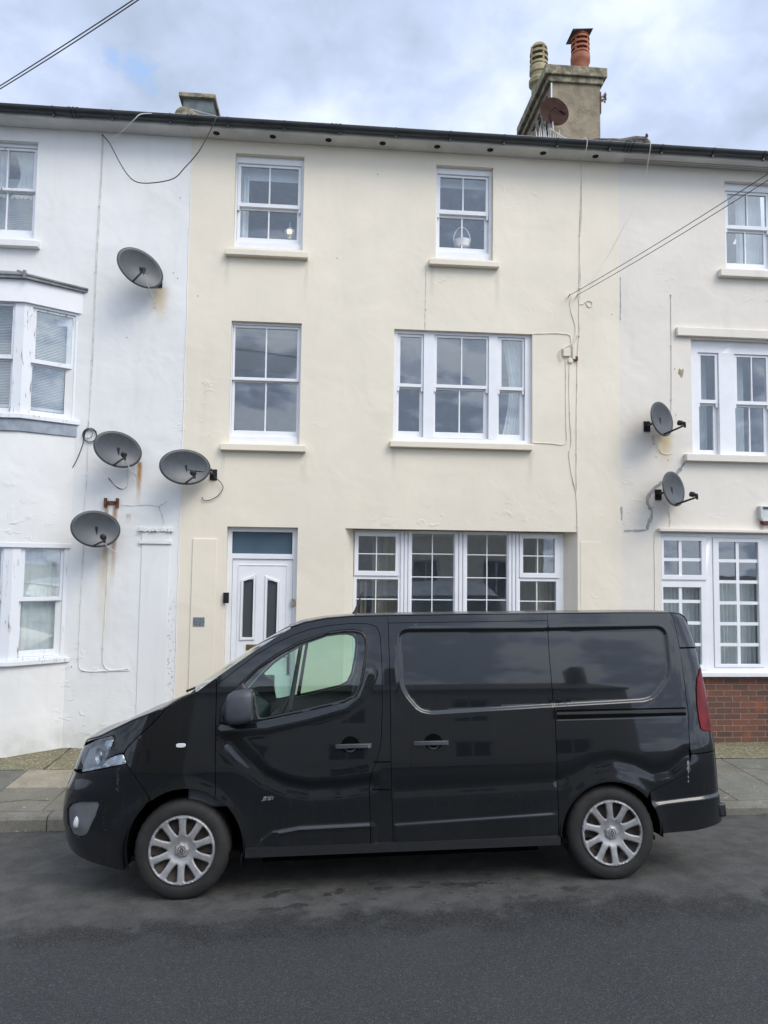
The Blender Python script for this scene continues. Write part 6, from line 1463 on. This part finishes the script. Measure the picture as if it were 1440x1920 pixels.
# door rail; near-black strips stand for the groove's shade, no groove is cut
for k_, (ya, yb, yc, yd, mt, of_) in enumerate(((1331, 1326, 1329, 1334.5, 'liner', .0025), (1341, 1335.5, 1341.5, 1348, 'liner', .0025), (1335.5, 1330, 1334.5, 1340, 'black_plastic', .0045), (1349.5, 1343.5, 1345.5, 1351.5, 'grey_plastic', .004))):
    rl = PP([(1044, ya), (1286, yb), (1286, yc), (1044, yd)]); side_mesh(rl, g=.015, gap=0, off=of_, relief=True, thick=.006).build('door_rail', mt, van, recalc=False)
fl_ = PP([(697.5, 1479), (733, 1479.5), (733, 1481.5), (697.5, 1481)]); side_mesh(fl_, g=.02, gap=0, off=.0045, relief=False).build('flap_seam', 'liner', van, recalc=False)
fl_ = PP([(700, 1427.5), (732, 1427.2), (732, 1429.5), (699, 1429.7)]); side_mesh(fl_, g=.02, gap=0, off=.0045, relief=False).build('flap_seam', 'liner', van, recalc=False)
# sill strip
b = MB(); b.prism([(.035, .27), (.035, .325), (.08, .34), (.12, .27)], .44, 2.72, lambda u, v, d: (d, u, v+.0)); b.build('sill', 'black_plastic', van)
# scuffs on the paint
def scuff(pix, seed, n, spread, sz):
    rr = random.Random(seed); b = MB()
    for i in range(n):
        px, py = pix[0][0]+(pix[1][0]-pix[0][0])*rr.random()+rr.gauss(0, spread), pix[0][1]+(pix[1][1]-pix[0][1])*rr.random()
        s_, z_ = P(px, py); w_ = rr.uniform(.3, 1)*sz; h_ = rr.uniform(.5, 1.8)*sz
        q = np.array([(s_-w_, z_), (s_, z_-h_), (s_+w_, z_+rr.uniform(-.3, .3)*h_), (s_, z_+h_)]); p3 = S(q[:, 0], q[:, 1]); dd = disp(q); p3[:, 1] -= dd+.0022; b.add(list(p3), [(0, 1, 2, 3)])
    b.build('scuff_mark', 'scuff', van, recalc=False)
scuff(((1291, 1427), (1291, 1445)), 1, 40, 1.2, .004); scuff(((1290.5, 1445), (1290.5, 1466)), 2, 20, .5, .0035); scuff(((221, 1440), (220, 1485)), 3, 34, 1.2, .0018); scuff(((196, 1500), (190, 1560)), 4, 18, 4, .0014)
scuff(((880, 1500), (1030, 1490)), 5, 12, 10, .0015); scuff(((1048, 1228), (1050, 1330)), 6, 8, 1, .003)
# --- wheels
def spoke_holes():
    hs = []
    for k in range(10):
        a = R_(72+36*k); pts = []
        o_, m1, i_ = .213, .165, .108
        prof = [(o_, -10.4), (o_, 10.4), (m1, 9.2), (.135, 7.2), (i_, 3.0), (i_-.007, 0), (i_, -3.4), (.135, -8.2), (m1, -9.6)]
        sw = R_(3.5)*(1 if k % 2 else -1)*0
        poly = [(r*math.cos(a+R_(t)+sw*(o_-r)/o_), r*math.sin(a+R_(t)+sw*(o_-r)/o_)) for r, t in prof]
        # round the corners
        n = len(poly); q = []
        for i in range(n):
            p0, p1, p2 = (np.array(poly[(i+j) % n]) for j in (-1, 0, 1)); q.append(tuple(p1+(p0-p1)*.18)); q.append(tuple(p1*.82+(p0+p2)*.09)); q.append(tuple(p1+(p2-p1)*.18))
        hs.append(q)
    return hs
def cap_mesh():
    hs = spoke_holes(); R0 = .232; ring = [(R0*math.cos(2*math.pi*k/96), R0*math.sin(2*math.pi*k/96)) for k in range(96)]
    g = .0085; xs_ = np.arange(-R0, R0, g); a, c = np.meshgrid(xs_, xs_); pts = np.stack([a.ravel(), c.ravel()], 1)
    ok = (np.hypot(pts[:, 0], pts[:, 1]) < R0-.005)
    hd = [dens(h, .007) for h in hs]
    for h in hd: ok &= ~inpoly(h, pts) & (sdist(h, pts) > .004)
    pts = pts[ok]; vs = [Vector(p) for p in ring]; ed = [(i, (i+1) % 96) for i in range(96)]
    for h in hd: o = len(vs); vs += [Vector(p) for p in h]; ed += [(o+i, o+(i+1) % len(h)) for i in range(len(h))]
    vs += [Vector(p) for p in pts]; ov, oe, of, *_ = delaunay_2d_cdt(vs, ed, [], 0, 1e-6)
    q = np.array([tuple(v) for v in ov]); tri = np.array([f for f in of if len(f) == 3]); cen = q[tri].mean(1); k = np.ones(len(tri), bool)
    for h in hd: k &= ~inpoly(h, cen)
    tri = tri[k]; r = np.hypot(q[:, 0], q[:, 1])
    hd_ = np.full(len(q), 9.)
    for h in hd: hd_ = np.minimum(hd_, sdist(h, q))
    dep = np.interp(r, [0, .05, .07, .10, .16, .205, .222, .232], [.030, .030, .026, .014, .006, .004, .0, .012])   # inward from the face
    dep = dep+.007*np.exp(-(hd_/.0045)**1.5)
    return q, tri, dep
CQ, CT, CD = cap_mesh()
def make_wheel(x, far_, rot):
    y0 = .045 if not far_ else W-.045; sg = 1 if not far_ else -1
    ca, sa = math.cos(rot), math.sin(rot)
    T = Matrix.Translation((x, y0, .335)) @ Matrix.Rotation(R_(90*sg), 4, 'X')   # local z of lathe -> towards outside (-y near)
    # lathe axis: +z is outward
    wh = bpy.data.objects.new('wheel', None); COL.objects.link(wh); wh.parent = van; wh.empty_display_size = .1
    b = MB(); prof = [(.222, -.03), (.230, -.006), (.246, .002), (.27, .004), (.295, .0), (.312, -.008), (.322, -.016), (.331, -.028), (.335, -.045), (.335, -.175), (.325, -.2), (.25, -.21), (.222, -.19)]
    K = 72; V = []; 
    for j, (r, h) in enumerate(prof):
        for k in range(K):
            a = 2*math.pi*k/K; rr2 = r-(.004 if (k % 2 and j in (6, 7, 8)) else 0); V.append(T @ Vector((rr2*math.cos(a), rr2*math.sin(a), h)))
    # flatten the contact patch
    V = [Vector((v.x, v.y, max(v.z, .008))) for v in V]
    b.add(V, [(j*K+k, j*K+(k+1) % K, (j+1)*K+(k+1) % K, (j+1)*K+k) for j in range(len(prof)-1) for k in range(K)])
    b.build('tyre', 'tyre', wh, smooth=30)
    b = MB(); b.lathe([(.222, -.20), (.224, -.012), (.205, -.035), (.17, -.05), (.13, -.045), (.09, -.06), (0, -.06)], T, 40, cap=False)
    for k in range(10): a = 2*math.pi*k/10+.2; b.lathe([(0, -.0415), (.014, -.041), (.014, -.05)], T @ Matrix.Translation((.15*math.cos(a), .15*math.sin(a), .0)), 10, cap=False)
    b.build('steel_rim', 'steelwheel', wh)
    b = MB(); V = []
    for (u, v), d in zip(CQ, CD): V.append(T @ Vector((u*ca-v*sa, u*sa+v*ca, .012-d)))
    b.add(V, [tuple(int(i) for i in t) for t in CT]); hc = b.build('hubcap', 'hub', wh, recalc=True, smooth=45, solid=.004)
    b = MB(); n = 36; prof = [(.0, .0), (.030, -.001), (.043, -.006), (.050, -.016), (.051, -.03)]
    V = []
    for r, h in prof:
        for k in range(n): a = 2*math.pi*k/n; V.append(T @ Vector(((r+(.003*math.cos(7*a) if r > .04 else 0))*math.cos(a), (r+(.003*math.cos(7*a) if r > .04 else 0))*math.sin(a), h+.002)))
    b.add(V, [(j*n+k, j*n+(k+1) % n, (j+1)*n+(k+1) % n, (j+1)*n+k) for j in range(len(prof)-1) for k in range(n)]); b.build('centre_cap', 'hub', hc)
    b = MB()
    dm = [(0, .021), (.0145, 0), (0, -.021), (-.0145, 0)]; di = [(0, .0125), (.0075, 0), (0, -.0125), (-.0075, 0)]
    for k in range(4):
        k2 = (k+1) % 4; V = [T @ Vector((p[0], p[1], h)) for h in (.0045, .0015) for p in (dm[k], dm[k2], di[k2], di[k])]; b.add(V, [(0, 1, 2, 3), (4, 7, 6, 5), (0, 4, 5, 1), (2, 6, 7, 3), (1, 5, 6, 2), (0, 3, 7, 4)])
    b.tube([T @ Vector((.026*math.cos(2*math.pi*k/24), .026*math.sin(2*math.pi*k/24), .0022)) for k in range(25)], .0016, 5)
    b.build('emblem', 'steelwheel', hc)
    return wh
make_wheel(0., 0, 0.); make_wheel(3.115, 0, R_(3)); make_wheel(0., 1, .4); make_wheel(3.115, 1, .9)
for o in van.children: 
    if o.get('_far'): del o['_far']
if van.get('_local'): del van['_local']
for o in bpy.data.objects:
    for k in ('_far', '_local'):
        if k in o: del o[k]
